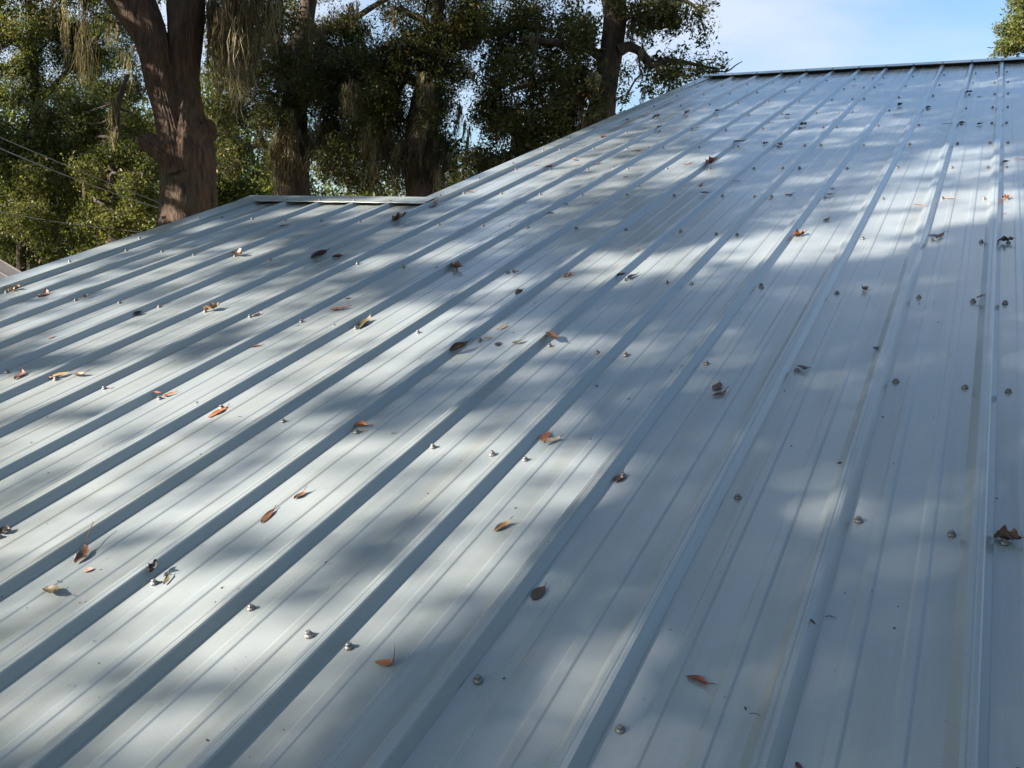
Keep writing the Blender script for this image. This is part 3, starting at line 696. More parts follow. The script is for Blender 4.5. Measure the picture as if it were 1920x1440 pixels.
mo = [[hang(1186, 30, D - .5, 75, 5, 40), hang(1200, 90, D - .5, 40, 5, 30)], [hang(1212, 118, D - .5, 35, 6, 50), hang(1210, 165, D - .5, 36, 5, 36)], [hang(1075, 135, D - .6, 70, 7, 80), hang(1118, 140, D - .8, 60, 6, 60)], [hang(1290, 55, D - .5, 22, 8, 20), hang(1345, 125, D - .5, 20, 5, 40)], [hang(1095, 180, D - .5, 80, 8, 80)], [hang(1000, 60, D, 50, 9, 50)]]
tree('oak with a bare upright trunk and a leafy bough against open sky', (gb[0], gb[1], GROUND), D, [st, l1, l2, l3, l4, l5, l6, l7, l8], bl, M_BARK, M_LEAF, 0.068, 1700, -0.2, 0.42, nleaf=13, spread=0.15, moss=mo, seg=24)

# --- sunlit crown peeping over the far end of the ridge
D = 24.0; gb = at(2010, 260, D)
st = [(gb[0], gb[1], GROUND - .1, .4)] + px([(2010, 260, 20), (2000, 120, 15), (1985, 20, 10), (1980, -80, 5)], D)
tree('yellowish sunlit tree crown just over the end of the long ridge', (gb[0], gb[1], GROUND), D, [st, px([(2000, 120, 8), (1950, 85, 5), (1905, 80, 2)], D)], [blob(1915, 55, 40, 40, D, 1.3), blob(1895, 88, 26, 14, D, 1.2), blob(1875, 92, 12, 8, D, .8), blob(1925, 0, 30, 14, D, 1), blob(1980, 30, 70, 80, D, 1.3), blob(2080, 60, 90, 90, D, 1.2)], M_BARK, M_LEAF_SUN_TINT, 0.085, 1300, -0.5, 0.6)

# --- woodland west of the house: three mid-distance oaks, then rows behind
D = 23.5; gb = at(60, 470, D)
st = [(gb[0], gb[1], GROUND - .1, .4)] + px([(60, 470, 13), (62, 330, 11), (66, 200, 9), (60, 80, 7), (50, -60, 5)], D)
tree('tall oak with yellow-green leaves above the overhead cables', (gb[0], gb[1], GROUND), D, [st, px([(66, 200, 6), (130, 130, 5), (190, 60, 3)], D), px([(62, 90, 5), (20, 60, 4), (-30, 40, 3)], D)],
     [blob(40, 40, 80, 50, D, .9), blob(30, 110, 50, 40, D, 1.1), blob(110, 60, 60, 40, D + 1, 1.1), blob(140, 110, 50, 40, D + 1, 1.3), blob(110, 170, 40, 30, D, 1.0), blob(190, 100, 50, 40, D + 1, .9), blob(160, 30, 50, 40, D + 1, .5), blob(200, 160, 40, 40, D, 1.0), blob(245, 130, 26, 50, D, .8), blob(40, 170, 50, 40, D, 1.1), blob(-40, 120, 60, 90, D, 1.0), blob(215, 60, 40, 40, D, .7), blob(150, -40, 160, 40, D, .7), blob(240, 190, 40, 30, D, .9)],
     M_BARK, M_LEAF_SUN_TINT, 0.066, 1800, -0.05, 0.42, spread=0.18, moss=[[hang(158, 30, D - .6, 180, 7, 110)], [hang(212, 40, D - .6, 110, 8, 70)], [hang(118, 20, D - .6, 120, 10, 60)], [hang(240, 80, D - .6, 90, 8, 50)]])
D = 19.0; gb = at(215, 470, D)
st = [(gb[0], gb[1], GROUND - .1, .3)] + px([(215, 470, 13), (213, 330, 11), (216, 240, 8), (222, 190, 6), (240, 140, 3)], D)
tree('young oak with one long pale beard of moss beside the forked trunk', (gb[0], gb[1], GROUND), D, [st], [blob(160, 250, 60, 40, D + 1, 1.2), blob(235, 240, 40, 40, D + 1, 1.2), blob(230, 300, 40, 36, D, 1.2), blob(180, 320, 60, 36, D, 1.1), blob(265, 320, 30, 40, D, 1.3), blob(255, 360, 40, 30, D - 1, 1.3), blob(200, 380, 36, 26, D, .9), blob(270, 385, 26, 40, D - 1, 1.1), blob(225, 420, 40, 30, D - 1, 1.2), blob(180, 420, 30, 30, D - 1, .8)],
     M_BARK, M_LEAF_SUN_TINT, 0.062, 1900, -0.12, 0.42, spread=0.18, moss=[[hang(212, 172, D - .8, 108, 3, 130), hang(212, 235, D - .8, 50, 3, 40)], [hang(160, 333, D - 1, 46, 1.6, 34)], [hang(180, 385, D - .9, 50, 5, 40), hang(240, 400, D - 1, 40, 4, 40)]])
D = 20.0; gb = at(40, 500, D)
st = [(gb[0], gb[1], GROUND - .1, .3)] + px([(40, 500, 9), (42, 400, 8), (45, 300, 6), (45, 230, 4)], D)
tree('spreading olive-green oak low behind the crossing cables', (gb[0], gb[1], GROUND), D, [st, px([(43, 360, 5), (110, 300, 4), (150, 280, 2)], D)], [blob(60, 270, 70, 40, D, 1.1), blob(20, 320, 50, 40, D, 1.1), blob(110, 320, 60, 40, D, 1.2), blob(70, 370, 60, 40, D, .9), blob(140, 370, 30, 26, D, .8), blob(10, 400, 40, 30, D, .8), blob(100, 420, 30, 30, D, .5), blob(150, 440, 36, 30, D, .6), blob(-40, 300, 60, 90, D, 1), blob(10, 450, 40, 30, D, .9), blob(60, 470, 60, 26, D, .9), blob(60, 415, 50, 40, D - 1, 1.0), blob(70, 330, 40, 40, D - 1, .8), blob(150, 200, 50, 40, D, 1.0), blob(90, 220, 50, 30, D, 1.0)],
     M_BARK, M_LEAF_SUN_TINT, 0.066, 1800, -0.1, 0.42, spread=0.18, moss=[[hang(65, 340, D - .8, 60, 6, 40), hang(100, 415, D - .8, 60, 5, 40)]])
far_spots = [(-60, 34, 10), (70, 40, 10), (190, 33, 8), (300, 42, 11), (425, 31, 9.5), (480, 30, 7.2), (560, 44, 9.5), (650, 36, 7.6), (740, 46, 9.5), (850, 40, 6.4), (930, 48, 8.5), (1030, 42, 9), (1120, 50, 9)]
far_words = ['at the far end of the wood behind the shed', 'framed by the cables west of the forked trunk', 'low behind the moss beard', 'straight behind the forked trunk', 'between the forked trunk and the moss curtained trunk', 'in sun just over the low ridge corner', 'hidden behind the moss curtained trunk', 'with sky specks over the middle of the low ridge', 'behind the dark mossy trunk', 'in the bright sky gap over the gable corner', 'low behind the long gable edge', 'close to the bare upright trunk', 'behind the base of the bare upright trunk']
for (x, d, h), wd in zip(far_spots, far_words):
    b = np.array(ground_under(x, 500, d)); topz = GROUND + h
    st = [(b[0], b[1], GROUND - .1, .28), (b[0] + .1, b[1], GROUND + h * .35, .2), (b[0] - .2, b[1] + .2, GROUND + h * .7, .12), (b[0], b[1], topz * .95, .03)]
    bls = []
    for q in range(9):
        z = GROUND + h * rng.uniform(0.12, 0.9); w = h * 0.26 * rng.uniform(0.6, 1.2)
        bls.append(((b[0] + rng.normal(0, h * .16), b[1] + rng.normal(0, h * .16), z), (w, w, w * .8), 0.75))
    tree('distant oak ' + wd, tuple(b), d, [st], bls, M_BARK, M_LEAF_FAR if d > 36 else M_LEAF_SUN_TINT, 0.165, 185, -0.05, 1.3, nleaf=12, spread=0.34, limbs=14, twig_share=0.2, seg=8, group='oaks of the wood behind the house')

# --- unseen oaks west of the house, crowns shaped to dapple the roof: open over its sunny patches
tgap = np.array([[int(c) for c in r] for r in SUN_GAPS], float) / 9
gu0, gv0, gst = -4.1, 0.5, 0.1
k3 = np.pad(tgap, 1, mode='edge'); tgap = np.clip(1.15 * (0.8 * tgap + 0.2 * sum(k3[i:i + tgap.shape[0], j:j + tgap.shape[1]] for i in range(3) for j in range(3)) / 9), 0, 1)
def open_share(u, v):
    i = (v - gv0) / gst; j = (u - gu0) / gst; ok = (i > 0) & (i < tgap.shape[0] - 1.01) & (j > 0) & (j < tgap.shape[1] - 1.01)
    ii, jj = np.clip(i, 0, tgap.shape[0] - 2).astype(int), np.clip(j, 0, tgap.shape[1] - 2).astype(int); a, b = np.clip(i - ii, 0, 1), np.clip(j - jj, 0, 1)
    val = (tgap[ii, jj] * (1 - b) + tgap[ii, jj + 1] * b) * (1 - a) + (tgap[ii + 1, jj] * (1 - b) + tgap[ii + 1, jj + 1] * b) * a
    P = np.stack([u, v, 0 * u], 1); other = np.clip(0.15 + 0.8 * lump(P, 0.35), 0, 1)
    return np.where(ok, val, other)
def shade_oak(label, u_rng, v_rng, t_rng, n, foot):
    u = rng.uniform(*u_rng, n); v = rng.uniform(*v_rng, n); t_ = rng.uniform(*t_rng, n)
    T_ = np.clip((open_share(u, v) - 0.08) / 0.62, 0.004, 1); T_ = T_ * T_ * (3 - 2 * T_) * np.clip(0.82 + 0.3 * lump(np.stack([u, v, 0 * u], 1), 0.11), 0.3, 1); keep = rng.random(n) < np.clip(-np.log(T_) / 4.6, 0, 1)
    P = np.stack([u, v * CT, v * ST], 1) + t_[:, None] * SUN
    P = P[keep]
    root = empty('live_oak', foot); tag(root, label, 'tree')
    wood = Wood(); top = P.mean(0)
    st = [(*foot[:2], GROUND - .1, .55), (foot[0] + .1, foot[1] + .1, GROUND + 2.2, .42), (foot[0] * .6 + top[0] * .4, foot[1] * .6 + top[1] * .4, GROUND + 5, .33), (*(top * .85 + np.array(foot) * .15), .2), (*top, .08)]
    wood.limb(st, 6, 16)
    put('trunk', wood.mesh('trunk', M_BARK), root)
    put('crown', leaf_mesh('crown', P, 0.10, M_LEAF, None, 0.6, 0.5), root)
rng = np.random.default_rng(21)
shade_oak('oak spreading over the eave side, west of the low gable', (-6.5, 1.6), (-0.6, 4.2), (8.5, 12), 70000, (-15.5, -4.0, GROUND))
shade_oak('oak leaning over the long slope, west of the shed', (-4.5, 2.2), (4.2, 11.0), (9, 12.5), 66000, (-16.5, 4.6, GROUND))

def sky_block_oak(label, foot, c, rad, n):  # oak added out of view to keep sky light off the roof
    root = empty('live_oak', foot); tag(root, label, 'tree'); wood = Wood(); c = np.array(c, float)
    st = [(*foot[:2], GROUND - .1, .5), (foot[0], foot[1] + .1, GROUND + 2, .4), (*(c * .6 + np.array(foot) * .4), .3), (*c, .16)]
    wood.limb(st, 6, 14); q = rng.normal(0, 1, (n, 3)); q /= np.linalg.norm(q, axis=1)[:, None]; P = c + q * rng.random((n, 1)) ** 0.4 * np.array(rad); P = P[lump(P, 1.0) > -0.5]
    limbs_to(wood, [tuple(x) for x in curve(st, 4)[5:]], P, 1, .12, 16)
    put('trunk', wood.mesh('trunk', M_BARK), root); put('crown', leaf_mesh('crown', P, 0.16, M_LEAF, None, 0.6, 0.5), root)
sky_block_oak('broad oak added south of the house, unseen, to dim its roof', (3.5, -8.0, GROUND), (2.6, -5.2, 6.4), (5.0, 5.6, 2.9), 60000)
sky_block_oak('broad oak added east of the long roof slope, unseen, to dim it', (9.5, 3.0, GROUND), (8.4, 2.4, 5.8), (4.0, 5.0, 3.8), 36000)

# an unseen oak added west of the forked trunk, shaped to dapple it with shade
tg = []
for (x, y, d, r, n) in ((345, 380, 13, .75, 9000), (348, 240, 13, .75, 9000), (340, 100, 13, .9, 9000), (330, -20, 13, 1.1, 9000), (260, 60, 13, .8, 7000), (300, 180, 13, .6, 6000), (270, 270, 12.7, .5, 3000)):
    tg.append(at(x, y, d) + rng.normal(0, .55, (n, 3)) * r)
tg = np.vstack(tg); opn = np.clip(0.02 + 0.5 * lump(tg, 0.30), 0, 0.9)
for (x, y, r) in ((345, 120, .17), (342, 165, .17), (346, 205, .19), (350, 245, .20), (352, 275, .17), (300, 175, .12), (306, 205, .12), (290, 130, .10), (318, 400, .12), (318, 360, .10), (246, 30, .10)):
    opn = np.maximum(opn, np.clip(1.4 - np.linalg.norm(np.cross(tg - at(x, y, 12.6), SUN), axis=1) / r, 0, 1))
P = tg[rng.random(len(tg)) < np.clip(-np.log(np.clip(opn, .01, 1)) / 4.6, 0, 1)]; P = P + rng.uniform(4.5, 8.0, (len(P), 1)) * SUN
foot = (P[:, 0].mean() - .5, P[:, 1].mean() - .5, GROUND); root = empty('live_oak', foot); tag(root, 'unseen oak added west of the forked trunk, shaped to shade its bark', 'tree'); wood = Wood()
wood.limb([(foot[0], foot[1], GROUND - .1, .35), (foot[0] + .1, foot[1], GROUND + 2, .28), (foot[0], foot[1] + .1, GROUND + 4, .2), (*P.mean(0), .08)], 6, 14)
put('trunk', wood.mesh('trunk', M_BARK), root); put('crown', leaf_mesh('crown', P, 0.09, M_LEAF_SUN_TINT, None, 0.6, 0.5), root)

# unseen oaks added to the west, crowns shaped to put patchy shade on visible trees
def patch_shade_oak(label, spots, t_rng, n, mean, size):
    tg = []
    for (x, y, d, rx, ry, w_) in spots:
        q = rng.normal(0, .5, (int(n * w_), 3)); tg.append(at(x, y, d) + q * np.array([rx * d / F_PX, 1.2, ry * d / F_PX]))
    tg = np.vstack(tg); opn = np.clip(mean + 0.62 * lump(tg, size), .01, 1); P = tg[rng.random(len(tg)) < np.clip(-np.log(opn) / 4.6, 0, 1)]
    P = P + rng.uniform(*t_rng, (len(P), 1)) * SUN; c = P.mean(0)
    foot = (c[0] - .8, c[1] - .6, GROUND); root = empty('live_oak', foot); tag(root, label, 'tree'); wood = Wood()
    wood.limb([(foot[0], foot[1], GROUND - .1, .4), (foot[0] + .1, foot[1], GROUND + 2.5, .3), (foot[0] + .2, foot[1] + .2, GROUND + 5, .22), (*c, .08)], 6, 14)
    put('trunk', wood.mesh('trunk', M_BARK), root); put('crown', leaf_mesh('crown', P, 0.15, M_LEAF, None, 0.6, 0.5), root)
patch_shade_oak('tall oak added far west, unseen, shaped to shade the wood by the cables', [(60, 300, 21, 160, 180, .35), (200, 330, 20, 120, 180, .35), (120, 440, 21, 200, 70, .3)], (9, 15), 30000, .22, .8)
patch_shade_oak('tall oak added north-west, unseen, shaped to shade the moss hung trees', [(520, 130, 19, 130, 140, .25), (660, 160, 19, 160, 160, .3), (800, 180, 18, 120, 180, .25), (560, 300, 20, 90, 80, .2)], (11, 17), 34000, .17, .7)
patch_shade_oak('tall oak added north-west of the shed, unseen, shaped to shade the bare upright trunk', [(950, 180, 16, 140, 160, .5), (1080, 160, 15.5, 90, 200, .5)], (11.5, 17), 22000, .12, .7)
FALLEN = [
(-3.541, 2.169, 0.0484, 1.62, 'K', 'tan', 'tan leaf resting on a screw head, fifth trough of low wing, third row down'),
(-3.324, 2.145, 0.0689, 1.98, 'C', 'brown', 'curled brown leaf, fourth trough of the low wing, third screw row down'),
(-3.078, 2.15, 0.0271, 0.8, 'K', 'grey', 'grey leaf beside a screw, third trough of the low wing, third screw row down'),
(-2.659, 2.041, 0.037, 1.42, 'D', 'dark', 'dark leaf folded, first trough of the low wing, fourth screw row down'),
(-2.642, 2.15, 0.0432, 1.42, 'S', 'grey', 'grey twig beside a screw head, first trough of the low wing, third screw row down'),
(-2.395, 2.145, 0.0511, 0.76, 'K', 'tawny', 'lobed tawny leaf heaped beside a screw, first trough from the gable, twelfth screw row down'),
(-2.173, 2.139, 0.0369, 1.32, 'C', 'dark', 'curled dark leaf, second trough from the gable, twelfth screw row down'),
(-1.904, 2.247, 0.054, 0.63, 'F', 'orange', 'narrow orange leaf, third trough from the gable, twelfth screw row down'),
(-2.793, 1.783, 0.0239, 1.45, 'O', 'pink', 'oval pink leaf, second trough of the low wing, fourth screw row down'),
(-1.959, 1.888, 0.0359, 0.62, 'F', 'brown', 'flat brown leaf, third trough from the gable, twelfth screw row down'),
(-2.57, 1.499, 0.0586, 2.09, 'C', 'rose', 'curled rose leaf, first trough of the low wing, fourth screw row down'),
(-2.423, 1.532, 0.0554, 1.04, 'F', 'tan', 'broad tan leaf lying over a screw, first trough from the gable, thirteenth screw row down'),
(-2.355, 1.557, 0.0491, 0.25, 'C', 'brown', 'brown leaf upturned at the tip, first trough from the gable, thirteenth screw row down'),
(-2.17, 1.513, 0.0159, 0.72, 'F', 'tan', 'tan leaf beside a screw, second trough from the gable, thirteenth screw row down'),
(-1.972, 1.505, 0.0266, 0.1, 'F', 'orange', 'short orange leaf beside a screw, third trough from the gable, thirteenth screw row down'),
(-1.943, 1.52, 0.0334, 0.97, 'F', 'orange', 'long orange leaf beside a screw, third trough from the gable, thirteenth screw row down'),
(-1.712, 1.469, 0.0572, 1.49, 'F', 'orange', 'glossy orange leaf just below a screw, fourth trough from the gable, thirteenth screw row down'),
(-1.209, 1.197, 0.0348, 1.36, 'C', 'brown', 'curled brown leaf, sixth trough from the gable, thirteenth screw row down'),
(-2.431, 2.809, 0.0901, 1.4, 'D', 'maroon', 'thick rolled maroon leaf, first trough from the gable, eleventh screw row down'),
(-2.347, 2.82, 0.0406, 0.44, 'D', 'maroon', 'small rolled maroon leaf, first trough from the gable, eleventh screw row down'),
(-1.723, 2.755, 0.077, -0.66, 'D', 'brown', 'brown leaf folded over a screw, fourth trough from the gable, eleventh screw row down'),
(-1.468, 2.727, 0.0233, 0.45, 'K', 'grey', 'grey leaf beside a screw, fifth trough from the gable, eleventh screw row down'),
(-1.257, 2.734, 0.0283, 0.99, 'K', 'tan', 'tan leaf beside a screw, sixth trough from the gable, eleventh screw row down'),
(-1.06, 2.729, 0.0299, 0.62, 'D', 'black', 'rolled black leaf behind a screw, seventh trough from the gable, eleventh screw row down'),
(-1.026, 2.753, 0.0501, 1.29, 'F', 'black', 'narrow black leaf in front of a screw, seventh trough from the gable, eleventh row down'),
(-1.348, 2.521, 0.0461, 1.56, 'D', 'tawny', 'rolled tawny leaf, fifth trough from the gable, eleventh screw row down'),
(-1.339, 2.455, 0.0252, 1.56, 'F', 'brown', 'thin brown leaf, fifth trough from the gable, eleventh screw row down'),
(-1.951, 2.359, 0.0224, 0.75, 'F', 'maroon', 'flat maroon leaf, third trough from the gable, twelfth screw row down'),
(-1.717, 2.143, 0.1174, 1.67, 'C', 'olive', 'large olive leaf folded with an upturned end, fourth trough from the gable, twelfth row down'),
(-1.25, 2.203, 0.0415, 1.3, 'F', 'tan', 'narrow tan leaf, sixth trough from the gable, twelfth screw row down'),
(-1.25, 2.112, 0.0264, 0.22, 'F', 'tan', 'small tan leaf beside a screw, sixth trough from the gable, twelfth screw row down'),
(-1.197, 2.081, 0.0241, 1.52, 'O', 'dark', 'small oval dark leaf, sixth trough from the gable, twelfth screw row down'),
(-1.147, 2.105, 0.037, 0.93, 'F', 'olive', 'narrow olive leaf, sixth trough from the gable, twelfth screw row down'),
(-1.109, 2.067, 0.017, 1.65, 'F', 'dark', 'thin dark leaf, sixth trough from the gable, twelfth screw row down'),
(-1.284, 2.005, 0.0639, 1.13, 'D', 'umber', 'broad umber leaf with a stalk, sixth trough from the gable, twelfth screw row down'),
(-1.05, 2.144, 0.06, -0.77, 'D', 'umber', 'pointed umber leaf propped on a screw, seventh trough from the gable, twelfth screw row down'),
(-1.273, 1.505, 0.0385, 0.28, 'D', 'orange', 'orange leaf bent over a screw, sixth trough from the gable, thirteenth screw row down'),
(-1.173, 1.496, 0.012, 1.06, 'F', 'dark', 'dark scrap of leaf, sixth trough from the gable, thirteenth screw row down'),
(-0.814, 1.586, 0.0399, 1.73, 'O', 'russet', 'standing oval russet leaf, eighth trough from the gable, thirteenth screw row down'),
(-0.789, 1.566, 0.0403, 0.84, 'C', 'pale', 'boat shaped pale leaf, eighth trough from the gable, thirteenth screw row down'),
(-0.594, 1.464, 0.0383, 1.45, 'C', 'umber', 'curled umber leaf beside a screw, ninth trough from the gable, thirteenth screw row down'),
(-0.809, 1.878, 0.0081, 0.25, 'O', 'black', 'black speck of leaf, eighth trough from the gable, twelfth screw row down'),
(-0.589, 2.738, 0.0245, -0.88, 'D', 'dark', 'dark leaf beside a screw, ninth trough from the gable, eleventh screw row down'),
(-0.281, 2.744, 0.0287, -1.28, 'K', 'dark', 'ragged dark leaf, tenth trough from the gable, eleventh screw row down'),
(0.034, 2.711, 0.0316, 0.98, 'F', 'brown', 'brown leaf beside a screw, eleventh trough from the gable, eleventh screw row down'),
(-0.193, 2.257, 0.0276, -1.26, 'O', 'dark', 'oval dark leaf, tenth trough from the gable, twelfth screw row down'),
(-0.344, 2.099, 0.0412, -0.69, 'C', 'slate', 'curled slate leaf behind a screw, tenth trough from the gable, twelfth screw row down'),
(-0.519, 1.947, 0.0379, 1.55, 'O', 'maroon', 'red oval maroon leaf, ninth trough from the gable, twelfth screw row down'),
(-0.503, 1.909, 0.0404, 0.84, 'C', 'brown', 'crescent shaped brown leaf, ninth trough from the gable, twelfth screw row down'),
(-0.191, 1.633, 0.0103, 0.9, 'O', 'dark', 'dark speck of leaf, tenth trough from the gable, thirteenth screw row down'),
(-1.734, 0.873, 0.0249, 0.66, 'K', 'dark', 'dark leaf heaped beside a screw, fourth trough from the gable, fourteenth screw row down'),
(-1.489, 0.867, 0.0535, 2.09, 'C', 'brown', 'long stalked brown leaf, fifth trough from the gable, fourteenth screw row down'),
(-1.433, 0.838, 0.0165, 0.83, 'O', 'pink', 'pale oval pink leaf, fifth trough from the gable, fourteenth screw row down'),
(-1.434, 0.758, 0.0482, -0.1, 'C', 'olive', 'twisted olive leaf, fifth trough from the gable, fourteenth screw row down'),
(-1.295, 0.876, 0.0253, 1.9, 'K', 'black', 'crumpled black leaf behind a screw, sixth trough from the gable, fourteenth screw row down'),
(-1.254, 0.866, 0.0288, 2.12, 'F', 'olive', 'small olive leaf leaning on a screw, sixth trough from the gable, fourteenth screw row down'),
(-1.221, 1.106, 0.0458, 1.73, 'F', 'brown', 'lance shaped brown leaf, sixth trough from the gable, fourteenth screw row down'),
(-1.113, 0.6, 0.0047, 0.62, 'O', 'dark', 'dark speck of leaf, sixth trough from the gable, fourteenth screw row down'),
(-0.738, 1.225, 0.0393, 1.08, 'C', 'tawny', 'curled tawny leaf, eighth trough from the gable, thirteenth screw row down'),
(-0.587, 1.063, 0.0345, 1.43, 'O', 'dark', 'smooth oval dark leaf, ninth trough from the gable, fourteenth screw row down'),
(-0.733, 0.829, 0.039, 0.36, 'C', 'orange', 'large orange leaf with an upright curved tip, eighth trough from the gable, fourteenth row down'),
(-0.283, 0.956, 0.0375, -0.25, 'C', 'rust', 'notched rust leaf, tenth trough from the gable, fourteenth screw row down'),
(0.102, 1.462, 0.0358, -0.03, 'K', 'umber', 'umber leaf heaped over a screw, trough beyond eleventh rib, thirteenth row down'),
(-0.155, 1.123, 0.0139, -0.88, 'F', 'dark', 'thin dark leaf, eleventh trough from the gable, fourteenth screw row down'),
(-0.125, 0.857, 0.0169, -0.77, 'C', 'maroon', 'narrow maroon leaf, eleventh trough from the gable, fourteenth screw row down'),
(-2.431, 3.731, 0.1042, 1.59, 'C', 'brown', 'curled brown leaf, first trough from the gable, ninth screw row down'),
(-2.425, 3.409, 0.0705, 1.17, 'K', 'umber', 'umber leaf heaped on a screw, first trough from the gable, tenth screw row down'),
(-2.383, 4.019, 0.0509, 0.42, 'F', 'salmon', 'salmon leaf beside a screw, first trough from the gable, ninth screw row down'),
(-2.276, 3.948, 0.0202, 0.84, 'F', 'tan', 'tiny tan leaf, first trough from the gable, ninth screw row down'),
(-1.727, 3.601, 0.0313, 0.07, 'D', 'black', 'curled black leaf, fourth trough from the gable, tenth screw row down'),
(-1.562, 3.047, 0.0366, 1.53, 'F', 'tan', 'narrow tan leaf, fourth trough from the gable, eleventh screw row down'),
(-3.03, 3.277, 0.0362, 0.85, 'F', 'dark', 'narrow dark leaf, third trough of the low wing, second screw row down'),
(-2.854, 2.768, 0.0569, -0.23, 'K', 'brown', 'crumpled brown leaf, second trough of the low wing, second screw row down'),
(-3.42, 3.363, 0.0208, 0.08, 'O', 'tan', 'tan speck of leaf, fifth trough of the low wing, first screw row down'),
(-2.191, 4.608, 0.0517, 0.41, 'D', 'maroon', 'rolled beside a screw maroon leaf, second trough from the gable, eighth screw row down'),
(-2.154, 4.872, 0.0431, -0.91, 'D', 'orange', 'small orange leaf, second trough from the gable, eighth screw row down'),
(-2.273, 5.647, 0.0365, -0.13, 'K', 'red', 'small red leaf, first trough from the gable, sixth screw row down'),
(-1.845, 5.117, 0.0521, -0.08, 'D', 'brown', 'rolled brown leaf, third trough from the gable, seventh screw row down'),
(-1.96, 4.767, 0.0424, 1.18, 'F', 'orange', 'small orange leaf, third trough from the gable, eighth screw row down'),
(-1.657, 4.399, 0.0278, 0.83, 'F', 'dark', 'narrow dark leaf, fourth trough from the gable, eighth screw row down'),
(-1.423, 4.742, 0.0526, 0.84, 'F', 'salmon', 'forked salmon leaf, fifth trough from the gable, eighth screw row down'),
(-1.281, 4.692, 0.0749, 1.11, 'K', 'red', 'red leaf heaped by a screw, sixth trough from the gable, eighth screw row down'),
(-1.198, 4.198, 0.039, 1.38, 'C', 'red', 'curled red leaf, sixth trough from the gable, ninth screw row down'),
(-1.124, 3.995, 0.0537, -0.55, 'C', 'slate', 'boat shaped slate leaf, sixth trough from the gable, ninth screw row down'),
(-1.275, 5.287, 0.0706, -0.1, 'C', 'dark', 'double curled dark leaf, sixth trough from the gable, seventh screw row down'),
(-1.044, 4.282, 0.0391, -0.36, 'S', 'dark', 'thin dark twig, seventh trough from the gable, ninth screw row down'),
(-1.11, 3.052, 0.0329, 1.75, 'F', 'orange', 'small orange leaf, sixth trough from the gable, tenth screw row down'),
(-1.499, 4.183, 0.0263, 0.42, 'F', 'tan', 'pale tan leaf, fifth trough from the gable, ninth screw row down'),
(-2.187, 6.522, 0.043, 0.38, 'K', 'dark', 'crumpled dark leaf, second trough from the gable, fifth screw row down'),
(-1.977, 6.578, 0.038, 0.93, 'K', 'dark', 'crumpled dark leaf, third trough from the gable, fifth screw row down'),
(-1.751, 6.579, 0.0341, -0.22, 'K', 'dark', 'crumpled dark leaf, fourth trough from the gable, fifth screw row down'),
(-1.902, 6.797, 0.049, -0.49, 'S', 'tan', 'thin tan twig, third trough from the gable, fifth screw row down'),
(-2.333, 4.736, 0.0343, 0.88, 'F', 'tan', 'flat tan leaf, first trough from the gable, eighth screw row down'),
(-2.391, 6.412, 0.0469, 0.95, 'F', 'umber', 'flat umber leaf, first trough from the gable, fifth screw row down'),
(-1.731, 5.924, 0.0419, 0.39, 'F', 'dark', 'flat dark leaf, fourth trough from the gable, sixth screw row down'),
(-1.973, 5.919, 0.0321, -0.16, 'K', 'dark', 'small dark leaf, third trough from the gable, sixth screw row down'),
(-1.731, 3.788, 0.0189, 0.05, 'D', 'maroon', 'tiny maroon leaf, fourth trough from the gable, ninth screw row down'),
(-1.214, 6.363, 0.0511, -0.85, 'D', 'slate', 'rolled slate leaf, sixth trough from the gable, fifth screw row down'),
(-1.269, 6.103, 0.0384, -0.45, 'S', 'dark', 'thin dark twig, sixth trough from the gable, sixth screw row down'),
(-1.032, 5.932, 0.0409, -0.17, 'K', 'dark', 'crumpled dark leaf, seventh trough from the gable, sixth screw row down'),
(-1.117, 5.668, 0.036, 1.48, 'F', 'brown', 'small brown leaf, sixth trough from the gable, sixth screw row down'),
(-1.132, 5.307, 0.0282, -0.11, 'K', 'brown', 'crumpled brown leaf, sixth trough from the gable, seventh screw row down'),
(-1.038, 5.263, 0.0497, -0.89, 'D', 'slate', 'rolled slate leaf, seventh trough from the gable, seventh screw row down'),
(-0.821, 8.517, 0.044, -0.43, 'F', 'dark', 'flat dark leaf, eighth trough from the gable, second screw row down'),
(-0.994, 7.903, 0.0413, -0.37, 'F', 'dark', 'flat dark leaf, seventh trough from the gable, third screw row down'),
(-0.788, 7.89, 0.0365, 0.37, 'F', 'dark', 'flat dark leaf, eighth trough from the gable, third screw row down'),
(-0.532, 6.656, 0.057, 1.27, 'D', 'black', 'rolled black leaf, ninth trough from the gable, fifth screw row down'),
(-0.351, 6.537, 0.0365, 0.39, 'D', 'dark', 'rolled dark leaf, tenth trough from the gable, fifth screw row down'),
(-0.508, 6.255, 0.0489, -0.22, 'S', 'salmon', 'thin salmon twig, ninth trough from the gable, fifth screw row down'),
(-0.205, 5.751, 0.0444, 0.18, 'S', 'dark', 'thin dark twig, tenth trough from the gable, sixth screw row down'),
(-0.13, 5.87, 0.0341, -0.18, 'D', 'black', 'rolled black leaf, eleventh trough from the gable, sixth screw row down'),
(-0.037, 5.796, 0.0319, 0.41, 'D', 'dark', 'rolled dark leaf, eleventh trough from the gable, sixth screw row down'),
(-0.067, 6.953, 0.0338, -0.3, 'F', 'dark', 'flat dark leaf, eleventh trough from the gable, fourth screw row down'),
(-0.135, 7.164, 0.0354, -0.32, 'K', 'dark', 'crumpled dark leaf, eleventh trough from the gable, fourth screw row down'),
(0.086, 8.0, 0.0352, -0.42, 'F', 'dark', 'flat dark leaf, trough beyond the eleventh rib from the gable, third screw row down'),
(0.095, 4.709, 0.0354, 0.77, 'D', 'dark', 'rolled dark leaf, trough beyond the eleventh rib from the gable, eighth screw row down'),
(0.149, 4.756, 0.047, -0.84, 'S', 'orange', 'thin orange twig, trough beyond the eleventh rib from the gable, eighth screw row down'),
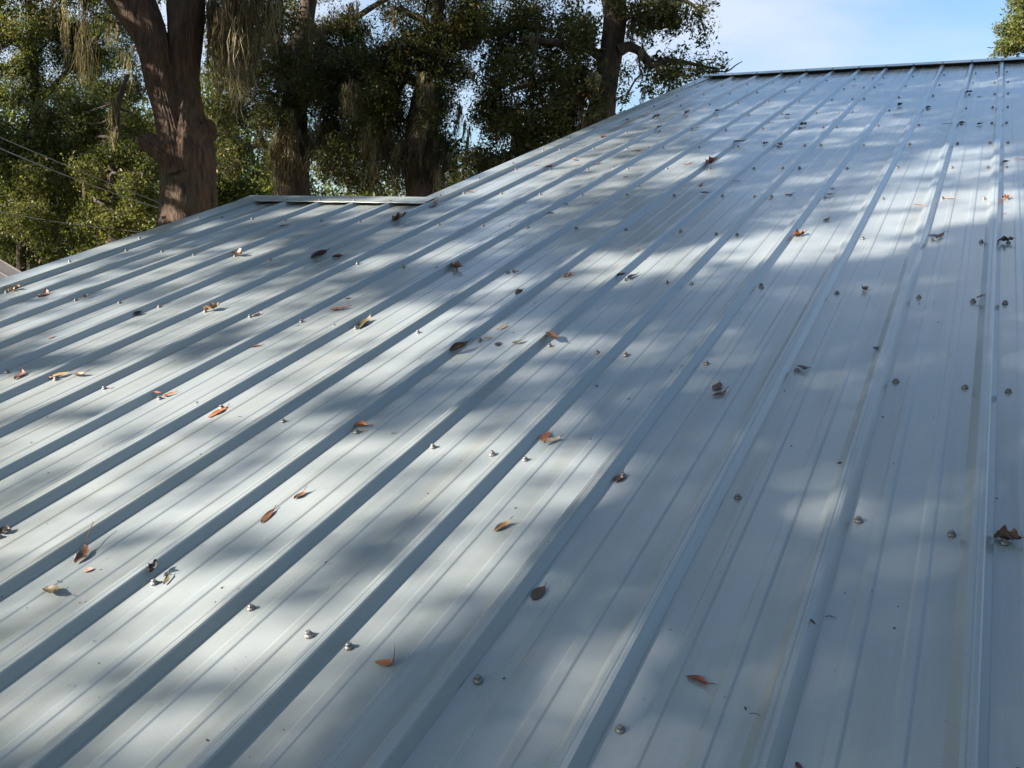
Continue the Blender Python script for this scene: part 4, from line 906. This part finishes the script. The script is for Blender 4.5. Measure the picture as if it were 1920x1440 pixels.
(0.093, 3.975, 0.0328, 1.08, 'K', 'orange', 'crumpled orange leaf, trough beyond the eleventh rib from the gable, ninth screw row down'),
(-0.107, 3.959, 0.0381, -0.36, 'F', 'tan', 'narrow tan leaf, eleventh trough from the gable, ninth screw row down'),
(-0.745, 4.017, 0.0389, 0.03, 'C', 'umber', 'curled umber leaf, eighth trough from the gable, ninth screw row down'),
(-0.578, 4.012, 0.0408, 0.43, 'C', 'russet', 'curled russet leaf at a screw, ninth trough from the gable, ninth screw row down'),
(-0.585, 4.148, 0.0181, 0.01, 'O', 'rose', 'small rose leaf, ninth trough from the gable, ninth screw row down'),
(-0.521, 3.579, 0.0376, 1.13, 'C', 'russet', 'curled russet leaf, ninth trough from the gable, tenth screw row down'),
(-0.582, 3.349, 0.0442, 0.74, 'K', 'russet', 'crumpled russet leaf at a screw, ninth trough from the gable, tenth screw row down'),
(-0.2, 3.764, 0.0486, -0.61, 'S', 'orange', 'thin orange twig, tenth trough from the gable, ninth screw row down'),
(-0.813, 3.932, 0.0207, 0.43, 'F', 'tan', 'small tan leaf, eighth trough from the gable, ninth screw row down'),
(-0.126, 3.396, 0.0383, -0.11, 'F', 'black', 'narrow black leaf, eleventh trough from the gable, tenth screw row down'),
(-0.104, 3.363, 0.0552, 1.24, 'C', 'umber', 'curled umber leaf, eleventh trough from the gable, tenth screw row down'),
(0.097, 3.33, 0.0383, 0.11, 'K', 'umber', 'umber leaf heaped beside a screw, trough beyond eleventh rib, tenth row down'),
(0.093, 3.731, 0.0123, 0.07, 'O', 'orange', 'tiny orange leaf, trough beyond the eleventh rib from the gable, ninth screw row down'),
(-0.417, 4.42, 0.0138, -0.02, 'O', 'brown', 'brown speck of leaf, ninth trough from the gable, eighth screw row down'),
(-0.136, 1.162, 0.0122, 0.06, 'S', 'black', 'thin curved black twig, eleventh trough from the gable, fourteenth screw row down'),
(-0.195, 0.915, 0.0116, 0.0, 'S', 'black', 'thin curved black twig, tenth trough from the gable, fourteenth screw row down'),
]
# ------------------------------------------------------------------ overhead cables
def cable(label, a, b, sag, r, m, group='overhead cables in front of the wood'):
    a, b = np.array(a), np.array(b); mb = MB(); n = 24; rings = []
    for k in range(n + 1):
        t_ = k / n; c = a * (1 - t_) + b * t_ - np.array([0, 0, sag * 4 * t_ * (1 - t_)])
        dd = (b - a) / np.linalg.norm(b - a); x = np.cross(dd, (0, 0, 1)); x /= np.linalg.norm(x); y = np.cross(dd, x)
        rings.append([c + r * (x * math.cos(q) + y * math.sin(q)) for q in (0, 1.257, 2.513, 3.77, 5.027)])
    mb.rings(rings)
    o = put('overhead_cable', mb.mesh('overhead_cable', m, True)); tag(o, label, 'cable', group)
    return o
cable('pale upper cable of the twisted pair crossing the wood', at(-260, 140, 11.5), at(330, 392, 14.2), 0.05, 0.007, M_WIRE)
cable('pale thicker lower cable of the pair, a moss wisp on it', at(-260, 155, 11.4), at(330, 400, 14.3), 0.12, 0.009, M_WIRE)
cable('thin dark cable that passes behind the forked trunk above the stub', at(-200, 110, 15), at(640, 345, 19), 0.20, 0.0045, M_WIRE_DARK)
cable('black sagging cable low across the shade, ending near the trunk foot', at(-200, 350, 12), at(325, 440, 12.2), 0.10, 0.007, M_WIRE_DARK)
cable('thin dark cable that ends behind the moss curtained trunk', at(380, 300, 15), at(820, 372, 22), 0.06, 0.0045, M_WIRE_DARK)

# ------------------------------------------------------------------ dry leaves lying on the roof
COLOURS = {'tan': (0.36, 0.24, 0.12), 'tawny': (0.22, 0.13, 0.055), 'orange': (0.31, 0.125, 0.045), 'salmon': (0.36, 0.17, 0.11), 'red': (0.22, 0.065, 0.04), 'russet': (0.22, 0.085, 0.04), 'rust': (0.17, 0.05, 0.022), 'rose': (0.30, 0.15, 0.12),
           'pink': (0.42, 0.29, 0.24), 'brown': (0.14, 0.07, 0.035), 'umber': (0.085, 0.048, 0.028), 'maroon': (0.085, 0.03, 0.022), 'dark': (0.05, 0.036, 0.03), 'black': (0.02, 0.017, 0.017), 'olive': (0.12, 0.10, 0.05), 'grey': (0.17, 0.155, 0.14), 'slate': (0.07, 0.068, 0.075), 'pale': (0.36, 0.28, 0.20)}
def leaf_mat(name, col):
    m, t, b, o = mat('dry_leaf_' + name); c = t.nodes.new('ShaderNodeTexCoord').outputs['Object']; K = t.links.new
    n = noise(t, 130, 5, 0.65, c); r = ramp(t, [(0.3, tuple(x * 0.55 for x in col)), (0.52, col), (0.75, tuple(min(1, x * 1.25) for x in col))]); K(n.outputs['Fac'], r.inputs['Fac']); K(r.outputs['Color'], b.inputs['Base Color'])
    b.inputs['Roughness'].default_value = 0.5
    bp = t.nodes.new('ShaderNodeBump'); bp.inputs['Strength'].default_value = 0.5; bp.inputs['Distance'].default_value = 0.001; K(n.outputs['Fac'], bp.inputs['Height']); K(bp.outputs['Normal'], b.inputs['Normal'])
    return m
LM = {k: leaf_mat(k, tuple(min(1, 0.88 * q) for q in c)) for k, c in COLOURS.items()}
def sheet_height(u):
    c = ((U0 - u) / RIB); d = abs(c - round(c)) * RIB
    if d <= RT: return RH
    if d <= RT + RF: return RH * (1 - (d - RT) / RF)
    return 0.0034 if min(abs(d - RIB / 3), 1) < 0.0125 else 0.0
def blade(kind, L_, rnd):
    """verts, faces of one dry leaf of length L_, lying along x"""
    nx, ny = 11, 5; wmax = L_ * {'F': 0.34, 'C': 0.36, 'D': 0.52, 'O': 0.60, 'K': 0.75}[kind] * rnd.uniform(.85, 1.15)
    v, f = [], []; curl = {'F': 0.06, 'C': 0.38, 'D': 0.25, 'O': 0.12, 'K': 0.35}[kind]; fold = {'F': 0.25, 'C': 0.5, 'D': 1.25, 'O': 0.3, 'K': 0.8}[kind]
    if 'upright' in rnd.note: curl, fold = 1.5, 0.35
    ph = rnd.uniform(0, 6.28); sw = rnd.uniform(-.12, .12); kink = rnd.uniform(.55, .72)
    for i in range(nx):
        t = i / (nx - 1); x = (t - .5) * L_
        w = wmax * .5 * max(0.02, math.sin(math.pi * (t ** 0.85)) ** 0.75) * (1 + (0.32 * math.sin(t * 17 + ph) if kind == 'K' else 0.05 * math.sin(t * 9 + ph)))
        bend = curl * L_ * (max(0, t - kink) ** 1.6 * 2.4 + 0.25 * max(0, .3 - t) ** 1.4)
        if kind == 'C': x -= max(0, t - kink) ** 2 * L_ * .8
        for j in range(ny):
            s_ = (j - (ny - 1) / 2) / ((ny - 1) / 2)
            ang = fold * abs(s_) ** 1.1
            y = s_ * w * math.cos(ang * .7) + sw * L_ * math.sin(math.pi * t)
            z = abs(s_) * w * math.sin(ang * .8) + bend + L_ * 0.022 * math.sin(7 * t + 3 * s_ + ph)
            if kind == 'K': z += L_ * .10 * math.sin(11 * t + 4 * s_ + ph) + .05 * L_
            v.append((x, y, z))
    z0 = min(q[2] for q in v); v = [(a, b, c - z0 + 0.0006) for a, b, c in v]
    for i in range(nx - 1):
        for j in range(ny - 1):
            if kind == 'C' and 'notch' in rnd.note and 6 <= i <= 8 and j == 3: continue
            a = i * ny + j; f.append((a, a + ny, a + ny + 1, a + 1))
    return v, f
def stalk_mesh(L_, tip, long_, rnd, m):
    mb = MB(); r = max(0.0005, L_ * .018); n = 5; ln = L_ * (1.0 if long_ else .22); rg = []
    for k in range(n):
        t = k / (n - 1); p = tip + Vector((ln * t - .02 * L_, L_ * .05 * math.sin(2 * t), ln * .18 * t * t))
        rg.append([p + Vector((0, r * math.cos(q), r * math.sin(q))) for q in (0, 2.09, 4.19)])
    mb.rings(rg); return mb.mesh('stalk', m)
for (u, v, L_, rot, kind, col, label) in FALLEN:
    rnd = random.Random(int(abs(u * 7919 + v * 104729) * 10)); rnd.note = label
    L_ = min(L_, 0.085) * (1.12 if kind != 'S' else 1.25)
    nm = 'dry_leaf'
    if kind == 'S':
        nm = 'dry_twig'; mb = MB(); rg = []; crv = 0.25 if 'curved' in label else 0.04
        for k in range(7):
            t = k / 6; r = L_ * .022 * (1 - .5 * t) + .0004
            p = Vector(((t - .5) * L_, crv * L_ * math.sin(math.pi * t), r + L_ * .05 * t)); rg.append([p + Vector((0, r * math.cos(q), r * math.sin(q))) for q in (0, 1.57, 3.14, 4.71)])
        mb.rings(rg); me = mb.mesh(nm, LM[col], True)
    else:
        vv, ff = blade(kind, L_, rnd)
        me = bpy.data.meshes.new(nm); me.from_pydata(vv, [], ff); me.materials.append(LM[col]); me.polygons.foreach_set('use_smooth', [True] * len(ff)); me.update()
    o = put(nm, me)
    side = 0.014 if any(w in label for w in ('screw',)) and kind != 'S' else 0.0
    h = max(sheet_height(u + q * math.cos(rot)) for q in (0, L_ * .4, -L_ * .4))
    o.matrix_world = Matrix.Translation(W(u, v, h + 0.0008)) @ M_ROOF.to_4x4() @ Matrix.Rotation(rot, 4, 'Z') @ Matrix.Rotation(rnd.uniform(-.10, .10), 4, 'X')
    tag(o, label, 'twig' if kind == 'S' else 'leaf', 'dry leaves and twigs fallen on the roof')
    if kind != 'S' and L_ > 0.03 and 'upright' not in label:
        tip = sum((q.co for q in list(me.vertices)[-5:]), Vector()) / 5
        s = stalk_mesh(L_, tip, 'long stalked' in label, rnd, LM[col]); so = bpy.data.objects.new('stalk', s); COL.objects.link(so); so.parent = o
# crumbs of bark, frass and seed husks too small to count
mb = MB(); rnd = random.Random(3)
for k in range(480):
    v = 0.6 + 5.0 * rnd.random() ** 1.8; u = rnd.uniform(-3.4, 0.5)
    if v > V_WING - .1 and u < U_GABLE + .05: continue
    h = sheet_height(u)
    if 0 < h < RH and h > 0.004: continue
    s_ = rnd.choice((.0007, .0009, .0011, .0017)); a = rnd.uniform(0, 6.28)
    M = Matrix.Translation(W(u, v, h)) @ M_ROOF.to_4x4() @ Matrix.Rotation(a, 4, 'Z')
    mb.box((-s_ * rnd.uniform(.6, 1.8), -s_ * .6, 0), (s_ * rnd.uniform(.6, 1.6), s_ * .6, s_ * .7), M)
tag(put('roof_debris', mb.mesh('roof_debris', LM['umber'])), 'crumbs of bark and husks scattered over the roof sheets', 'debris', kind='stuff')
